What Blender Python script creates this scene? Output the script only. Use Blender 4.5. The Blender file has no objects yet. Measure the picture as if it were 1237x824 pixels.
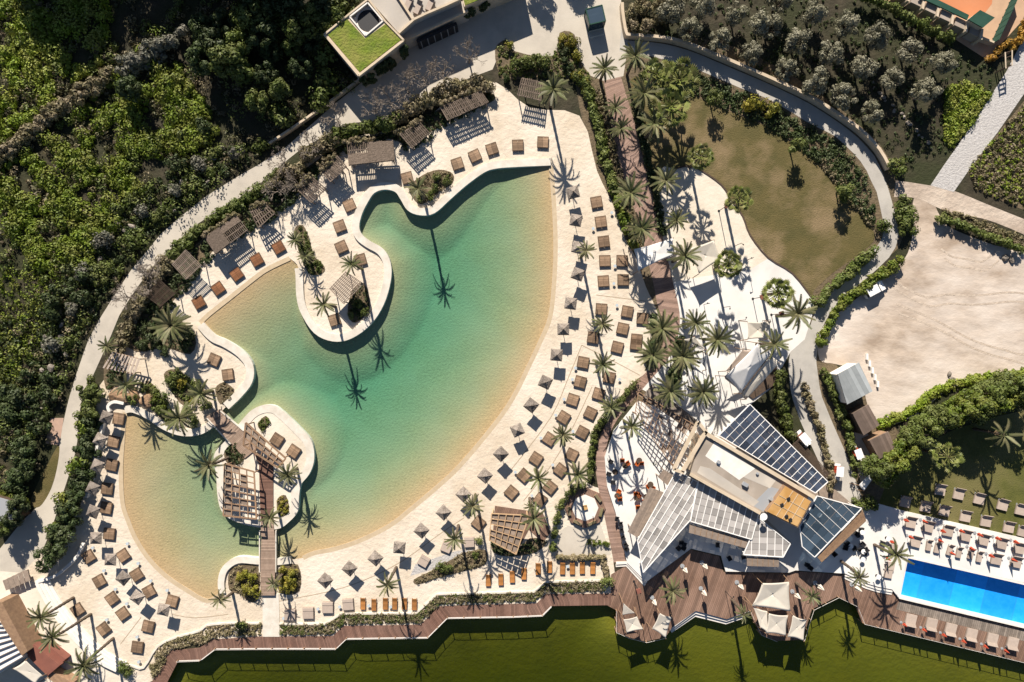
import bpy, math, random
import numpy as np
from mathutils import Vector, Matrix
from mathutils.geometry import tessellate_polygon

random.seed(7); RNG = np.random.default_rng(7)
scene = bpy.context.scene
COL = scene.collection
# ---------------------------------------------------------------- camera, sky, sun, exposure
S, H, CX, CY = 0.14, 115.5, 618.5, 412.0        # metres per photo pixel on the ground, flying height
cam = bpy.data.cameras.new('camera'); camo = bpy.data.objects.new('camera', cam); COL.objects.link(camo)
camo.location = (0, 0, H); camo.rotation_euler = (0, 0, 0)
cam.sensor_width = 36; cam.lens = 18 / (CX * S / H); cam.clip_start = 1; cam.clip_end = 6000
scene.camera = camo
SUN_EL, SUN_AZ = math.radians(33), math.radians(11.5)
sun_dir = Vector((-math.sin(SUN_AZ) * math.cos(SUN_EL), math.cos(SUN_AZ) * math.cos(SUN_EL), math.sin(SUN_EL)))
world = bpy.data.worlds.new('World'); scene.world = world; world.use_nodes = True
nt = world.node_tree; sky = nt.nodes.new('ShaderNodeTexSky'); sky.sky_type = 'NISHITA'; sky.sun_disc = False
sky.sun_elevation = SUN_EL; sky.sun_rotation = -SUN_AZ; sky.air_density = 0.7; sky.dust_density = 0.3
nt.nodes['Background'].inputs['Strength'].default_value = 0.05
nt.links.new(sky.outputs[0], nt.nodes['Background'].inputs[0])
sl = bpy.data.lights.new('sun', 'SUN'); so = bpy.data.objects.new('sun', sl); COL.objects.link(so)
sl.energy = 5.0; sl.angle = math.radians(0.5); sl.color = (1.0, 0.92, 0.82)
so.rotation_euler = sun_dir.to_track_quat('Z', 'Y').to_euler(); so.location = sun_dir * 300
vs = scene.view_settings; vs.view_transform = 'Standard'; vs.look = 'None'; vs.gamma = 1; vs.use_curve_mapping = False
vs.exposure = 0.88

# ---------------------------------------------------------------- helpers
def W(p, z=0.0):                    # photo pixel -> ground position of the thing at height z
    k = S * (H - z) / H
    return ((p[0] - CX) * k, (CY - p[1]) * k)
def kp(r, c, *xy):                  # points read in a 4x enlargement of the photograph
    ox = (0, 310, 620, 927)[c]; oy = 206 * r
    return [(ox + xy[i] / 3.99, oy + xy[i + 1] / 3.99) for i in range(0, len(xy), 2)]
def cp(ox, oy, s, *xy):
    return [(ox + xy[i] / s, oy + xy[i + 1] / s) for i in range(0, len(xy), 2)]
def smooth(pts, n=6, closed=True):
    out = []; L = len(pts)
    rng = range(L) if closed else range(L - 1)
    for i in rng:
        g = (lambda j: pts[j % L]) if closed else (lambda j: pts[min(max(j, 0), L - 1)])
        p0, p1, p2, p3 = g(i - 1), g(i), g(i + 1), g(i + 2)
        for k in range(n):
            t = k / n
            out.append(tuple(0.5 * (2 * p1[d] + (p2[d] - p0[d]) * t + (2 * p0[d] - 5 * p1[d] + 4 * p2[d] - p3[d]) * t * t + (3 * p1[d] - p0[d] - 3 * p2[d] + p3[d]) * t ** 3) for d in (0, 1)))
    if not closed: out.append(tuple(pts[-1]))
    return out
def inside(poly, P):
    P = np.asarray(P); x, y = P[:, 0], P[:, 1]; r = np.zeros(len(P), bool); n = len(poly); j = n - 1
    for i in range(n):
        xi, yi = poly[i]; xj, yj = poly[j]
        if yi != yj:
            r ^= ((yi > y) != (yj > y)) & (x < (xj - xi) * (y - yi) / (yj - yi) + xi)
        j = i
    return r
def seg_dist(P, line):
    P = np.asarray(P, float); best = np.full(len(P), 1e9)
    for a, b in zip(line[:-1], line[1:]):
        a = np.array(a, float); b = np.array(b, float); d = b - a; L = d @ d
        t = np.clip(((P - a) @ d) / max(L, 1e-9), 0, 1)
        q = P - (a + t[:, None] * d); best = np.minimum(best, np.sqrt((q * q).sum(1)))
    return best

def link(o, parent=None, label=None, cat=None, group=None, kind=None):
    COL.objects.link(o)
    if parent is not None: o.parent = parent
    return tag(o, label, cat, group, kind)
def tag(o, label=None, cat=None, group=None, kind=None):
    if label: o['label'] = label
    if cat: o['category'] = cat
    if group: o['group'] = group
    if kind: o['kind'] = kind
    return o
def empty(name, loc=(0, 0, 0), rz=0, label=None, cat=None, group=None):
    o = bpy.data.objects.new(name, None); o.location = loc; o.rotation_euler = (0, 0, rz); o.empty_display_size = 0.3
    return link(o, None, label, cat, group)
def np_mesh(name, v, f, mat, smooth_=False):
    me = bpy.data.meshes.new(name); v = np.asarray(v, np.float32); f = np.asarray(f, np.int32)
    k = f.shape[1]; n = len(f)
    me.vertices.add(len(v)); me.vertices.foreach_set('co', v.ravel())
    me.loops.add(n * k); me.loops.foreach_set('vertex_index', f.ravel())
    me.polygons.add(n); me.polygons.foreach_set('loop_start', np.arange(0, n * k, k, dtype=np.int32))
    if smooth_: me.polygons.foreach_set('use_smooth', np.ones(n, bool))
    me.update(calc_edges=True); me.validate(); me.materials.append(mat)
    return me
class MB:
    def __init__(s): s.v = []; s.f = []
    def add(s, v, f):
        b = len(s.v); s.v += [tuple(p) for p in v]; s.f += [tuple(i + b for i in q) for q in f]; return s
    def box(s, c, d, rz=0.0):
        x, y, z = d[0] / 2, d[1] / 2, d[2] / 2; ca, sa = math.cos(rz), math.sin(rz)
        P = [(a * x, b * y, e * z) for e in (-1, 1) for a, b in ((-1, -1), (1, -1), (1, 1), (-1, 1))]
        return s.add([(c[0] + p[0] * ca - p[1] * sa, c[1] + p[0] * sa + p[1] * ca, c[2] + p[2]) for p in P],
              [(3, 2, 1, 0), (4, 5, 6, 7), (0, 1, 5, 4), (1, 2, 6, 5), (2, 3, 7, 6), (3, 0, 4, 7)])
    def bar(s, p, q, w, t):         # a squared bar from p to q, w wide, t thick
        p = Vector(p); q = Vector(q); d = (q - p).normalized(); u = Vector((0, 0, 1))
        if abs(d.z) > .95: u = Vector((0, 1, 0))
        sd = d.cross(u).normalized() * (w / 2); up = sd.cross(d).normalized() * (t / 2)
        V = [e + a * sd + b * up for e in (p, q) for a, b in ((-1, -1), (1, -1), (1, 1), (-1, 1))]
        return s.add(V, [(0, 1, 2, 3), (7, 6, 5, 4), (0, 4, 5, 1), (1, 5, 6, 2), (2, 6, 7, 3), (3, 7, 4, 0)])
    def tube(s, path, radii, n=7, cap=True):
        rings = []; L = len(path); path = [Vector(p) for p in path]
        for i, p in enumerate(path):
            d = (path[min(i + 1, L - 1)] - path[max(i - 1, 0)]).normalized()
            a = d.cross(Vector((0.31, 0.95, 0.02))).normalized(); b = d.cross(a)
            r = radii[i] if hasattr(radii, '__len__') else radii
            rings.append([p + r * (math.cos(6.28319 * k / n) * a + math.sin(6.28319 * k / n) * b) for k in range(n)])
        V = [q for r in rings for q in r]
        F = [(i * n + k, i * n + (k + 1) % n, (i + 1) * n + (k + 1) % n, (i + 1) * n + k) for i in range(L - 1) for k in range(n)]
        if cap: F += [tuple(range((L - 1) * n, L * n)), tuple(range(n - 1, -1, -1))]
        return s.add(V, F)
    def disc(s, c, r, z0, z1, n=16, r2=None):
        r2 = r if r2 is None else r2
        V = [(c[0] + r * math.cos(6.28319 * k / n), c[1] + r * math.sin(6.28319 * k / n), z0) for k in range(n)] + \
            [(c[0] + r2 * math.cos(6.28319 * k / n), c[1] + r2 * math.sin(6.28319 * k / n), z1) for k in range(n)]
        return s.add(V, [(k, (k + 1) % n, n + (k + 1) % n, n + k) for k in range(n)] + [tuple(range(n, 2 * n)), tuple(range(n - 1, -1, -1))])
    def prism(s, poly, z0, z1, holes=()):
        loops = [list(poly)] + [list(h) for h in holes]
        fl = [p for l in loops for p in l]
        z1f = z1 if hasattr(z1, '__len__') else [z1] * len(fl)
        tris = tessellate_polygon([[Vector((p[0], p[1], 0)) for p in l] for l in loops])
        n = len(fl); V = [(p[0], p[1], z0) for p in fl] + [(p[0], p[1], z1f[i]) for i, p in enumerate(fl)]; F = []
        for t in tris:
            a, b, c = (Vector(fl[i]) for i in t)
            t = t if (b - a).x * (c - a).y - (b - a).y * (c - a).x > 0 else (t[0], t[2], t[1])
            F += [tuple(i + n for i in t), (t[0], t[2], t[1])]
        b0 = 0
        for l in loops:
            m = len(l); ar = sum(l[i][0] * l[(i + 1) % m][1] - l[(i + 1) % m][0] * l[i][1] for i in range(m))
            for i in range(m):
                i0, i1 = b0 + i, b0 + (i + 1) % m
                outer = l is loops[0]
                F.append((i0, i1, i1 + n, i0 + n) if (ar > 0) == outer else (i1, i0, i0 + n, i1 + n))
            b0 += m
        return s.add(V, F)
    def mesh(s, name, mat, smooth_=False):
        me = bpy.data.meshes.new(name); me.from_pydata(s.v, [], s.f); me.update()
        if mat is not None: me.materials.append(mat)
        if smooth_:
            for p in me.polygons: p.use_smooth = True
        return me
    def build(s, name, mat, parent=None, label=None, cat=None, group=None, kind=None, smooth_=False):
        return link(bpy.data.objects.new(name, s.mesh(name, mat, smooth_)), parent, label, cat, group, kind)
def copy_tree(o, parent=None):
    c = o.copy(); COL.objects.link(c)
    if parent is not None: c.parent = parent
    for ch in KIDS.get(o.name, []): copy_tree(ch, c)
    return c
KIDS = {}
def freeze(o):                      # remember the parts of a prototype once, so copies stay cheap
    KIDS[o.name] = [c for c in COL.objects if c.parent == o]
    for c in KIDS[o.name]: KIDS[c.name] = [g for g in COL.objects if g.parent == c]
class Proto:
    def __init__(s, root): s.root = root; s.used = False; freeze(root)
    def put(s, x, y, z=0, rz=0, label=None, group=None, scale=1.0):
        o = s.root if not s.used else copy_tree(s.root)
        s.used = True
        o.location = (x, y, z); o.rotation_euler = (0, 0, rz); o.scale = (scale,) * 3
        tag(o, label, None, group); return o

# ---------------------------------------------------------------- materials
def mat(name, c1, c2=None, scale=1.0, rough=0.85, bump=0.0, bscale=None, detail=4, lo=.35, hi=.65, c3=None, s3=.08, l3=.4, h3=.65,
        spec=.3, rand=0.0, metal=0.0, stripe=None, transl=0.0, coords='pos', stretch=None):
    m = bpy.data.materials.new(name); m.use_nodes = True; N = m.node_tree.nodes; L = m.node_tree.links
    b = N['Principled BSDF']; b.inputs['Roughness'].default_value = rough; b.inputs['Specular IOR Level'].default_value = spec
    b.inputs['Metallic'].default_value = metal
    if coords == 'pos': src = N.new('ShaderNodeNewGeometry').outputs['Position']
    else: src = N.new('ShaderNodeTexCoord').outputs['UV' if coords == 'uv' else 'Object']
    if stretch:
        mp = N.new('ShaderNodeMapping'); mp.inputs['Scale'].default_value = stretch[:3]
        mp.inputs['Rotation'].default_value = (0, 0, stretch[3] if len(stretch) > 3 else 0)
        L.new(src, mp.inputs[0]); src = mp.outputs[0]
    def noise(sc, det=4):
        t = N.new('ShaderNodeTexNoise'); t.inputs['Scale'].default_value = sc; t.inputs['Detail'].default_value = det
        t.inputs['Roughness'].default_value = .6; L.new(src, t.inputs['Vector']); return t.outputs['Fac']
    def ramp(f, a, z):
        r = N.new('ShaderNodeMapRange'); r.inputs[1].default_value = a; r.inputs[2].default_value = z; L.new(f, r.inputs[0]); return r.outputs[0]
    def mix(f, a, c):
        x = N.new('ShaderNodeMix'); x.data_type = 'RGBA'
        L.new(f, x.inputs[0])
        for k, v in ((6, a), (7, c)):
            if isinstance(v, tuple): x.inputs[k].default_value = (*v, 1)
            else: L.new(v, x.inputs[k])
        return x.outputs[2]
    col = tuple(c1)
    if c2: col = mix(ramp(noise(scale, detail), lo, hi), tuple(c1), tuple(c2))
    if c3: col = mix(ramp(noise(s3, 5), l3, h3), col, tuple(c3))
    if stripe:                       # (axis 0/1/2, pieces per metre, joint share, joint colour)
        sx = N.new('ShaderNodeSeparateXYZ'); L.new(src, sx.inputs[0])
        mu = N.new('ShaderNodeMath'); mu.operation = 'MULTIPLY'; L.new(sx.outputs[stripe[0]], mu.inputs[0]); mu.inputs[1].default_value = stripe[1]
        fr = N.new('ShaderNodeMath'); fr.operation = 'FRACT'; L.new(mu.outputs[0], fr.inputs[0])
        lt = N.new('ShaderNodeMath'); lt.operation = 'LESS_THAN'; L.new(fr.outputs[0], lt.inputs[0]); lt.inputs[1].default_value = stripe[2]
        fl = N.new('ShaderNodeMath'); fl.operation = 'FLOOR'; L.new(mu.outputs[0], fl.inputs[0])
        wn = N.new('ShaderNodeTexWhiteNoise'); wn.noise_dimensions = '1D'; L.new(fl.outputs[0], wn.inputs['W'])
        hs = N.new('ShaderNodeHueSaturation'); L.new(ramp(wn.outputs[0], -0.6, 1.2), hs.inputs['Value'])
        r2 = N.new('ShaderNodeMapRange'); r2.inputs[3].default_value = .75; r2.inputs[4].default_value = 1.25; L.new(wn.outputs[0], r2.inputs[0]); L.new(r2.outputs[0], hs.inputs['Value'])
        if isinstance(col, tuple): hs.inputs['Color'].default_value = (*col, 1)
        else: L.new(col, hs.inputs['Color'])
        col = mix(lt.outputs[0], hs.outputs[0], tuple(stripe[3]))
    if rand:
        oi = N.new('ShaderNodeObjectInfo'); hs = N.new('ShaderNodeHueSaturation')
        r2 = N.new('ShaderNodeMapRange'); r2.inputs[3].default_value = 1 - rand; r2.inputs[4].default_value = 1 + rand
        L.new(oi.outputs['Random'], r2.inputs[0]); L.new(r2.outputs[0], hs.inputs['Value'])
        if isinstance(col, tuple): hs.inputs['Color'].default_value = (*col, 1)
        else: L.new(col, hs.inputs['Color'])
        col = hs.outputs[0]
    if isinstance(col, tuple): b.inputs['Base Color'].default_value = (*col, 1)
    else: L.new(col, b.inputs['Base Color'])
    if bump:
        bp = N.new('ShaderNodeBump'); bp.inputs['Strength'].default_value = bump; bp.inputs['Distance'].default_value = .25
        L.new(noise(bscale or scale, 5), bp.inputs['Height']); L.new(bp.outputs[0], b.inputs['Normal'])
    if transl:
        tr = N.new('ShaderNodeBsdfTranslucent'); mx = N.new('ShaderNodeMixShader'); mx.inputs[0].default_value = transl
        if isinstance(col, tuple): tr.inputs[0].default_value = (*col, 1)
        else: L.new(col, tr.inputs[0])
        L.new(b.outputs[0], mx.inputs[1]); L.new(tr.outputs[0], mx.inputs[2]); L.new(mx.outputs[0], N['Material Output'].inputs[0])
    return m
def leafmat(name, a, b, c, rand=.18):
    return mat(name, a, b, scale=1.1, c3=c, s3=.45, rough=.6, transl=.12, rand=rand, lo=.3, hi=.7)
def glassy(name, tint, fac=.5, rough=.05, gloss=(.9, .95, 1)):
    m = bpy.data.materials.new(name); m.use_nodes = True; N = m.node_tree.nodes; L = m.node_tree.links; N.clear()
    o = N.new('ShaderNodeOutputMaterial'); t = N.new('ShaderNodeBsdfTransparent'); t.inputs[0].default_value = (*tint, 1)
    p = N.new('ShaderNodeBsdfPrincipled'); p.inputs['Roughness'].default_value = rough; p.inputs['Base Color'].default_value = (*gloss, 1)
    oi = N.new('ShaderNodeObjectInfo'); mr = N.new('ShaderNodeMapRange'); mr.inputs[3].default_value = fac * .5; mr.inputs[4].default_value = min(1, fac * 1.4)
    L.new(oi.outputs['Random'], mr.inputs[0])
    x = N.new('ShaderNodeMixShader'); L.new(mr.outputs[0], x.inputs[0]); L.new(t.outputs[0], x.inputs[1]); L.new(p.outputs[0], x.inputs[2]); L.new(x.outputs[0], o.inputs[0])
    return m
def watermat(name, absorb, density, ripple=5.0, bump=.05, tintfac=None):
    m = bpy.data.materials.new(name); m.use_nodes = True; N = m.node_tree.nodes; L = m.node_tree.links; N.clear()
    o = N.new('ShaderNodeOutputMaterial'); t = N.new('ShaderNodeBsdfTransparent'); g = N.new('ShaderNodeBsdfGlossy'); g.inputs['Roughness'].default_value = .08
    fr = N.new('ShaderNodeFresnel'); fr.inputs[0].default_value = 1.33
    n = N.new('ShaderNodeTexNoise'); n.inputs['Scale'].default_value = ripple; n.inputs['Detail'].default_value = 3
    ge = N.new('ShaderNodeNewGeometry'); L.new(ge.outputs['Position'], n.inputs['Vector'])
    bp = N.new('ShaderNodeBump'); bp.inputs['Strength'].default_value = bump; bp.inputs['Distance'].default_value = .3
    L.new(n.outputs[0], bp.inputs['Height'])
    for k in (g, fr): L.new(bp.outputs[0], k.inputs['Normal'])
    x = N.new('ShaderNodeMixShader'); bf = N.new('ShaderNodeMath'); bf.operation = 'SUBTRACT'; bf.inputs[0].default_value = 1; L.new(ge.outputs['Backfacing'], bf.inputs[1])
    ml = N.new('ShaderNodeMath'); ml.operation = 'MULTIPLY'; L.new(fr.outputs[0], ml.inputs[0]); L.new(bf.outputs[0], ml.inputs[1]); L.new(ml.outputs[0], x.inputs[0]); L.new(t.outputs[0], x.inputs[1]); L.new(g.outputs[0], x.inputs[2]); L.new(x.outputs[0], o.inputs[0])
    va = N.new('ShaderNodeVolumeAbsorption'); va.inputs['Color'].default_value = (*absorb, 1); va.inputs['Density'].default_value = density
    L.new(va.outputs[0], o.inputs['Volume'])
    return m
M = {}
M['earth'] = mat('earth', (.026, .022, .012), (.055, .044, .026), scale=.5, bump=.8, bscale=1.5, c3=(.028, .032, .010), s3=.12)
M['sand'] = mat('sand', (.61, .52, .405), (.51, .425, .32), scale=.5, bump=.5, bscale=1.3, c3=(.66, .59, .49), s3=.08, detail=7, lo=.32, hi=.72, rough=.95)
M['bedsand'] = mat('bed_sand_ripple_light', (.43, .305, .16), (.35, .25, .13), scale=2.6, bump=.45, bscale=3.0, c3=(.40, .295, .165), s3=.10, rough=.95, lo=.35, hi=.65, detail=5)  # fine two-tone mottling paints the speckled light of ripples onto the bed
M['rim'] = mat('white_rim', (.66, .61, .53), (.54, .49, .41), scale=.8, rough=.8, detail=9, c3=(.47, .42, .34), s3=.35, l3=.52, h3=.78)
M['paving'] = mat('paving', (.47, .42, .35), (.40, .36, .30), scale=.6, bump=.1, bscale=6, c3=(.52, .47, .39), s3=.08)
M['whitepave'] = mat('white_paving', (.66, .635, .59), (.57, .545, .505), scale=.35, rough=.7, c3=(.70, .68, .64), s3=.1, detail=8)
M['plaza'] = mat('sandy_plaza', (.62, .54, .43), (.54, .47, .37), scale=.8, bump=.2, bscale=2, c3=(.68, .62, .52), s3=.09)
M['road'] = mat('road', (.40, .375, .335), (.34, .32, .285), scale=.7, c3=(.45, .42, .37), s3=.15, bump=.1, bscale=5)
M['wetsand'] = mat('wet_sand', (.44, .345, .225), (.50, .40, .27), scale=1.2, rough=.6)
M['rut'] = mat('rut_dirt', (.41, .335, .265), (.48, .40, .32), scale=1.0, bump=.6, bscale=2)
M['dirt'] = mat('dirt', (.50, .41, .325), (.31, .24, .18), scale=.22, bump=.55, bscale=.35, c3=(.60, .53, .46), s3=.05, lo=.36, hi=.64, detail=9, stretch=(1, 1.7, 1, .5))
M['track'] = mat('track', (.42, .34, .27), (.31, .245, .19), scale=.8, bump=.8, bscale=1.0, detail=8, c3=(.5, .42, .34), s3=.2)
M['gravel'] = mat('gravel', (.50, .48, .46), (.36, .34, .32), scale=2.5, bump=.6, bscale=3, c3=(.42, .40, .38), s3=.25, detail=6)
M['lawn'] = mat('lawn', (.112, .088, .03), (.078, .068, .021), scale=.35, bump=.5, bscale=4, c3=(.20, .145, .075), s3=.16, l3=.46, h3=.68, detail=8)
M['lawn2'] = mat('lawn_pool', (.10, .10, .022), (.07, .075, .015), scale=.5, bump=.4, bscale=5, c3=(.15, .13, .05), s3=.1)
M['greenroof'] = mat('green_roof_grass', (.14, .19, .012), (.08, .13, .01), scale=1.2, bump=1.0, bscale=2.5, c3=(.2, .2, .04), s3=.3)
M['bedsoil'] = mat('bed_soil', (.10, .075, .045), (.16, .12, .07), scale=1.5, bump=.7, bscale=3)
M['deck'] = mat('deck_planks', (.145, .078, .055), (.18, .10, .072), scale=1.5, rough=.7, c3=(.20, .12, .09), s3=.12, stripe=(0, 4.0, .1, (.05, .025, .018)), coords='uv')
M['walk'] = mat('walk_planks', (.24, .155, .115), (.29, .19, .145), scale=1.5, rough=.75, c3=(.33, .225, .18), s3=.12, stripe=(0, 4.0, .1, (.1, .06, .045)), coords='uv')
M['deckx'] = mat('deck_boards', (.15, .088, .06), (.19, .115, .08), scale=1.2, rough=.7, c3=(.23, .145, .105), s3=.12, stripe=(0, 3.5, .1, (.05, .03, .02)), stretch=(1, 1, 1, .35))
M['greydeck'] = mat('grey_boards', (.24, .20, .165), (.17, .14, .115), scale=1.2, stripe=(0, 3.0, .12, (.06, .05, .04)), stretch=(1, 1, 1, .245))
M['bridgedeck'] = mat('bridge_boards', (.33, .24, .18), (.27, .19, .14), scale=1.5, stripe=(0, 4.0, .12, (.1, .07, .05)), coords='uv')
M['wall'] = mat('wall_plaster', (.55, .45, .33), (.47, .38, .27), scale=.8)
M['whitewall'] = mat('white_wall', (.72, .68, .62), (.64, .6, .54), scale=.8)
M['concrete'] = mat('concrete', (.42, .38, .33), (.33, .3, .26), scale=.5, c3=(.5, .45, .38), s3=.25)
M['roofgrey'] = mat('roof_felt', (.33, .28, .225), (.22, .185, .15), scale=.4, detail=9, c3=(.40, .34, .28), s3=.2)
M['bamboo'] = mat('weathered_reed', (.165, .125, .095), (.10, .075, .055), scale=3, rand=.28, bump=.6, bscale=6)
M['timber'] = mat('timber', (.29, .185, .11), (.21, .13, .08), scale=2, rand=.15)
M['timberlt'] = mat('pale_timber', (.46, .31, .18), (.38, .25, .14), scale=2, rand=.12)
M['timbergrey'] = mat('grey_timber', (.26, .20, .155), (.19, .15, .12), scale=2, rand=.2)
M['darkwood'] = mat('dark_wood', (.06, .042, .03), (.09, .06, .04), scale=3)
M['bedwood'] = mat('daybed_slats', (.27, .18, .115), (.22, .145, .09), scale=2, rand=.32, coords='obj', stripe=(1, 6.0, .14, (.12, .075, .045)))
M['bedframe'] = mat('daybed_frame', (.085, .055, .035), (.12, .08, .05), scale=3, rand=.15)
M['bedred'] = mat('varnished_slats', (.24, .105, .045), (.19, .08, .035), scale=2, rand=.2, coords='obj', stripe=(1, 6.0, .14, (.08, .03, .015)))
M['orange'] = mat('orange_teak', (.44, .19, .055), (.36, .15, .04), scale=2, rand=.18, coords='obj', stripe=(1, 7.0, .18, (.16, .065, .02)))
M['thatch'] = mat('thatch', (.245, .205, .17), (.14, .115, .095), scale=5, rand=.25, bump=.9, bscale=7, c3=(.30, .255, .215), s3=1.5)
M['beige'] = mat('beige_fabric', (.42, .34, .28), (.37, .3, .245), scale=2, rand=.1)
M['taupe'] = mat('taupe_fabric', (.30, .24, .20), (.26, .21, .17), scale=2, rand=.1)
M['cream'] = mat('cream_canvas', (.72, .66, .56), (.66, .6, .5), scale=1, transl=.15)
M['whitecanvas'] = mat('white_canvas', (.80, .78, .74), (.74, .72, .68), scale=1, transl=.1)
M['red'] = mat('red_fabric', (.42, .06, .025), (.32, .045, .02), scale=4)
M['orangechair'] = mat('orange_leather', (.40, .10, .02), (.30, .07, .015), scale=4, rough=.5)
M['black'] = mat('black_metal_and_hole_shade', (.02, .02, .022), rough=.5)  # also stands in for the shade inside openings of the northern building
M['slatgrey'] = mat('grey_slat', (.12, .10, .09), rough=.7)
M['white'] = mat('white_paint', (.78, .77, .74), rough=.5)
M['steel'] = mat('white_glazing_bar', (.78, .76, .72), rough=.45)
M['grey'] = mat('grey_paint', (.30, .31, .32), rough=.5)
M['bluegrey'] = mat('pale_blue_table', (.42, .47, .5), rough=.4)
M['zinc'] = mat('zinc_roof', (.34, .36, .36), (.29, .31, .31), scale=.8, rough=.5, stripe=(0, 1.4, .06, (.2, .21, .21)), coords='obj')
M['brownroof'] = mat('felt_brown_roof', (.17, .125, .10), (.13, .095, .075), scale=.8, stripe=(0, 2.2, .07, (.09, .065, .05)), coords='obj')
M['terracotta'] = mat('terracotta_paint', (.22, .085, .06), (.18, .07, .05), scale=.6)
M['orangeroof'] = mat('orange_roof', (.46, .25, .075), (.38, .20, .06), scale=.5, detail=8, c3=(.50, .31, .13), s3=.3)
M['clay'] = mat('clay_court', (.52, .19, .08), (.46, .17, .075), scale=.4, bump=.1, c3=(.55, .23, .11), s3=.1)
M['claypave'] = mat('clay_paving', (.50, .33, .21), (.43, .28, .18), scale=.6)
M['courtgreen'] = mat('court_green', (.012, .05, .032), (.02, .065, .045), scale=.6)
M['stone'] = mat('limestone', (.27, .235, .195), (.17, .145, .12), scale=2, bump=.8, bscale=2, rand=.15)
M['rock'] = mat('brown_rock', (.34, .21, .12), (.20, .13, .08), scale=1.2, bump=1.0, bscale=1.5)
M['bluetile'] = mat('blue_tile_ripple_light', (.012, .29, .80), (.025, .345, .87), scale=1.1, detail=6, lo=.35, hi=.65, rough=.4, stripe=(0, .18, .025, (.03, .29, .8)), stretch=(1, 1, 1, .245))  # noise puts the rippling light of the water into the tile colour
M['panedark'] = glassy('pane_dark', (.36, .42, .5), .6, .12, (.075, .095, .14))
M['panepale'] = glassy('pane_dusty', (.6, .6, .6), .80, .5, (.46, .43, .40))
M['paneblue'] = glassy('pane_blue', (.34, .42, .5), .6, .12, (.07, .105, .145))
M['trunk'] = mat('palm_trunk', (.15, .11, .075), (.08, .06, .045), scale=6, bump=.8, bscale=6)
M['bark'] = mat('bark', (.10, .075, .055), (.06, .045, .035), scale=5, bump=.6)
M['twig'] = mat('grey_twig', (.28, .235, .19), (.20, .165, .135), scale=3)
M['date'] = mat('date_frond', (.145, .155, .062), (.10, .12, .045), scale=.8, rand=.35, rough=.5, transl=.2, c3=(.20, .18, .095), s3=.6)
M['fan'] = mat('fan_frond', (.17, .20, .045), (.12, .155, .03), scale=.8, rand=.3, rough=.45, transl=.2, c3=(.2, .19, .07), s3=.6)
M['dryfrond'] = mat('dry_frond', (.24, .17, .09), (.16, .11, .06), scale=2, rand=.2)
M['olive'] = leafmat('olive_leaf', (.20, .19, .125), (.145, .14, .085), (.25, .235, .165))
M['leafgreen'] = leafmat('leaf_green', (.07, .10, .018), (.105, .135, .024), (.13, .145, .04))
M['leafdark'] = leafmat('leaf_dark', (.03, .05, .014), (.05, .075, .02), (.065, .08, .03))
M['leafbright'] = leafmat('leaf_bright', (.11, .15, .014), (.075, .12, .012), (.16, .17, .03))
M['leafyellow'] = leafmat('leaf_yellow', (.20, .19, .02), (.14, .15, .02), (.26, .21, .03))
M['leafdry'] = leafmat('leaf_dry', (.20, .165, .085), (.14, .13, .055), (.25, .20, .125))
M['leafgrey'] = leafmat('leaf_grey', (.15, .15, .11), (.11, .115, .08), (.18, .165, .13))
M['weed'] = leafmat('leaf_weed', (.19, .25, .016), (.10, .16, .012), (.20, .21, .04))
M['scrub'] = leafmat('leaf_scrub', (.06, .075, .022), (.10, .10, .04), (.13, .10, .065))
M['orangebush'] = leafmat('leaf_orange', (.34, .17, .02), (.26, .12, .015), (.38, .22, .03))
# ================================================================ THE SETTING
def ww(pts, z=0): return [W(p, z) for p in pts]
def sheet(name, outer, z, m, holes=(), z0=None, kind='structure', **kw):
    b = MB(); b.prism(ww(outer), z - .35 if z0 is None else z0, z, [ww(h) for h in holes])
    return b.build(name, m, kind=kind, **kw)
def ribbon(path, w, z0, z1, closed=False):       # wall / kerb along a pixel path
    P = [Vector(W(p)) for p in path]; n = len(P); A = []; B = []
    for i in range(n):
        a = P[(i - 1) % n] if closed or i else P[i]; c = P[(i + 1) % n] if closed or i < n - 1 else P[i]
        d = (c - a).normalized(); nr = Vector((-d.y, d.x)) * w / 2
        A.append(P[i] + nr); B.append(P[i] - nr)
    b = MB(); V = []
    for i in range(n): V += [(A[i].x, A[i].y, z0), (B[i].x, B[i].y, z0), (B[i].x, B[i].y, z1), (A[i].x, A[i].y, z1)]
    F = []
    for i in range(n if closed else n - 1):
        j = (i + 1) % n
        for k in range(4): F.append((4 * i + k, 4 * i + (k + 1) % 4, 4 * j + (k + 1) % 4, 4 * j + k))
    if not closed: F += [(3, 2, 1, 0), (4 * n - 4, 4 * n - 3, 4 * n - 2, 4 * n - 1)]
    return b.add(V, F)
def resample(line, n):
    L = np.array(line, float); d = np.r_[0, np.cumsum(np.hypot(*np.diff(L, axis=0).T))]; t = np.linspace(0, d[-1], n)
    return np.c_[np.interp(t, d, L[:, 0]), np.interp(t, d, L[:, 1])]
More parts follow.
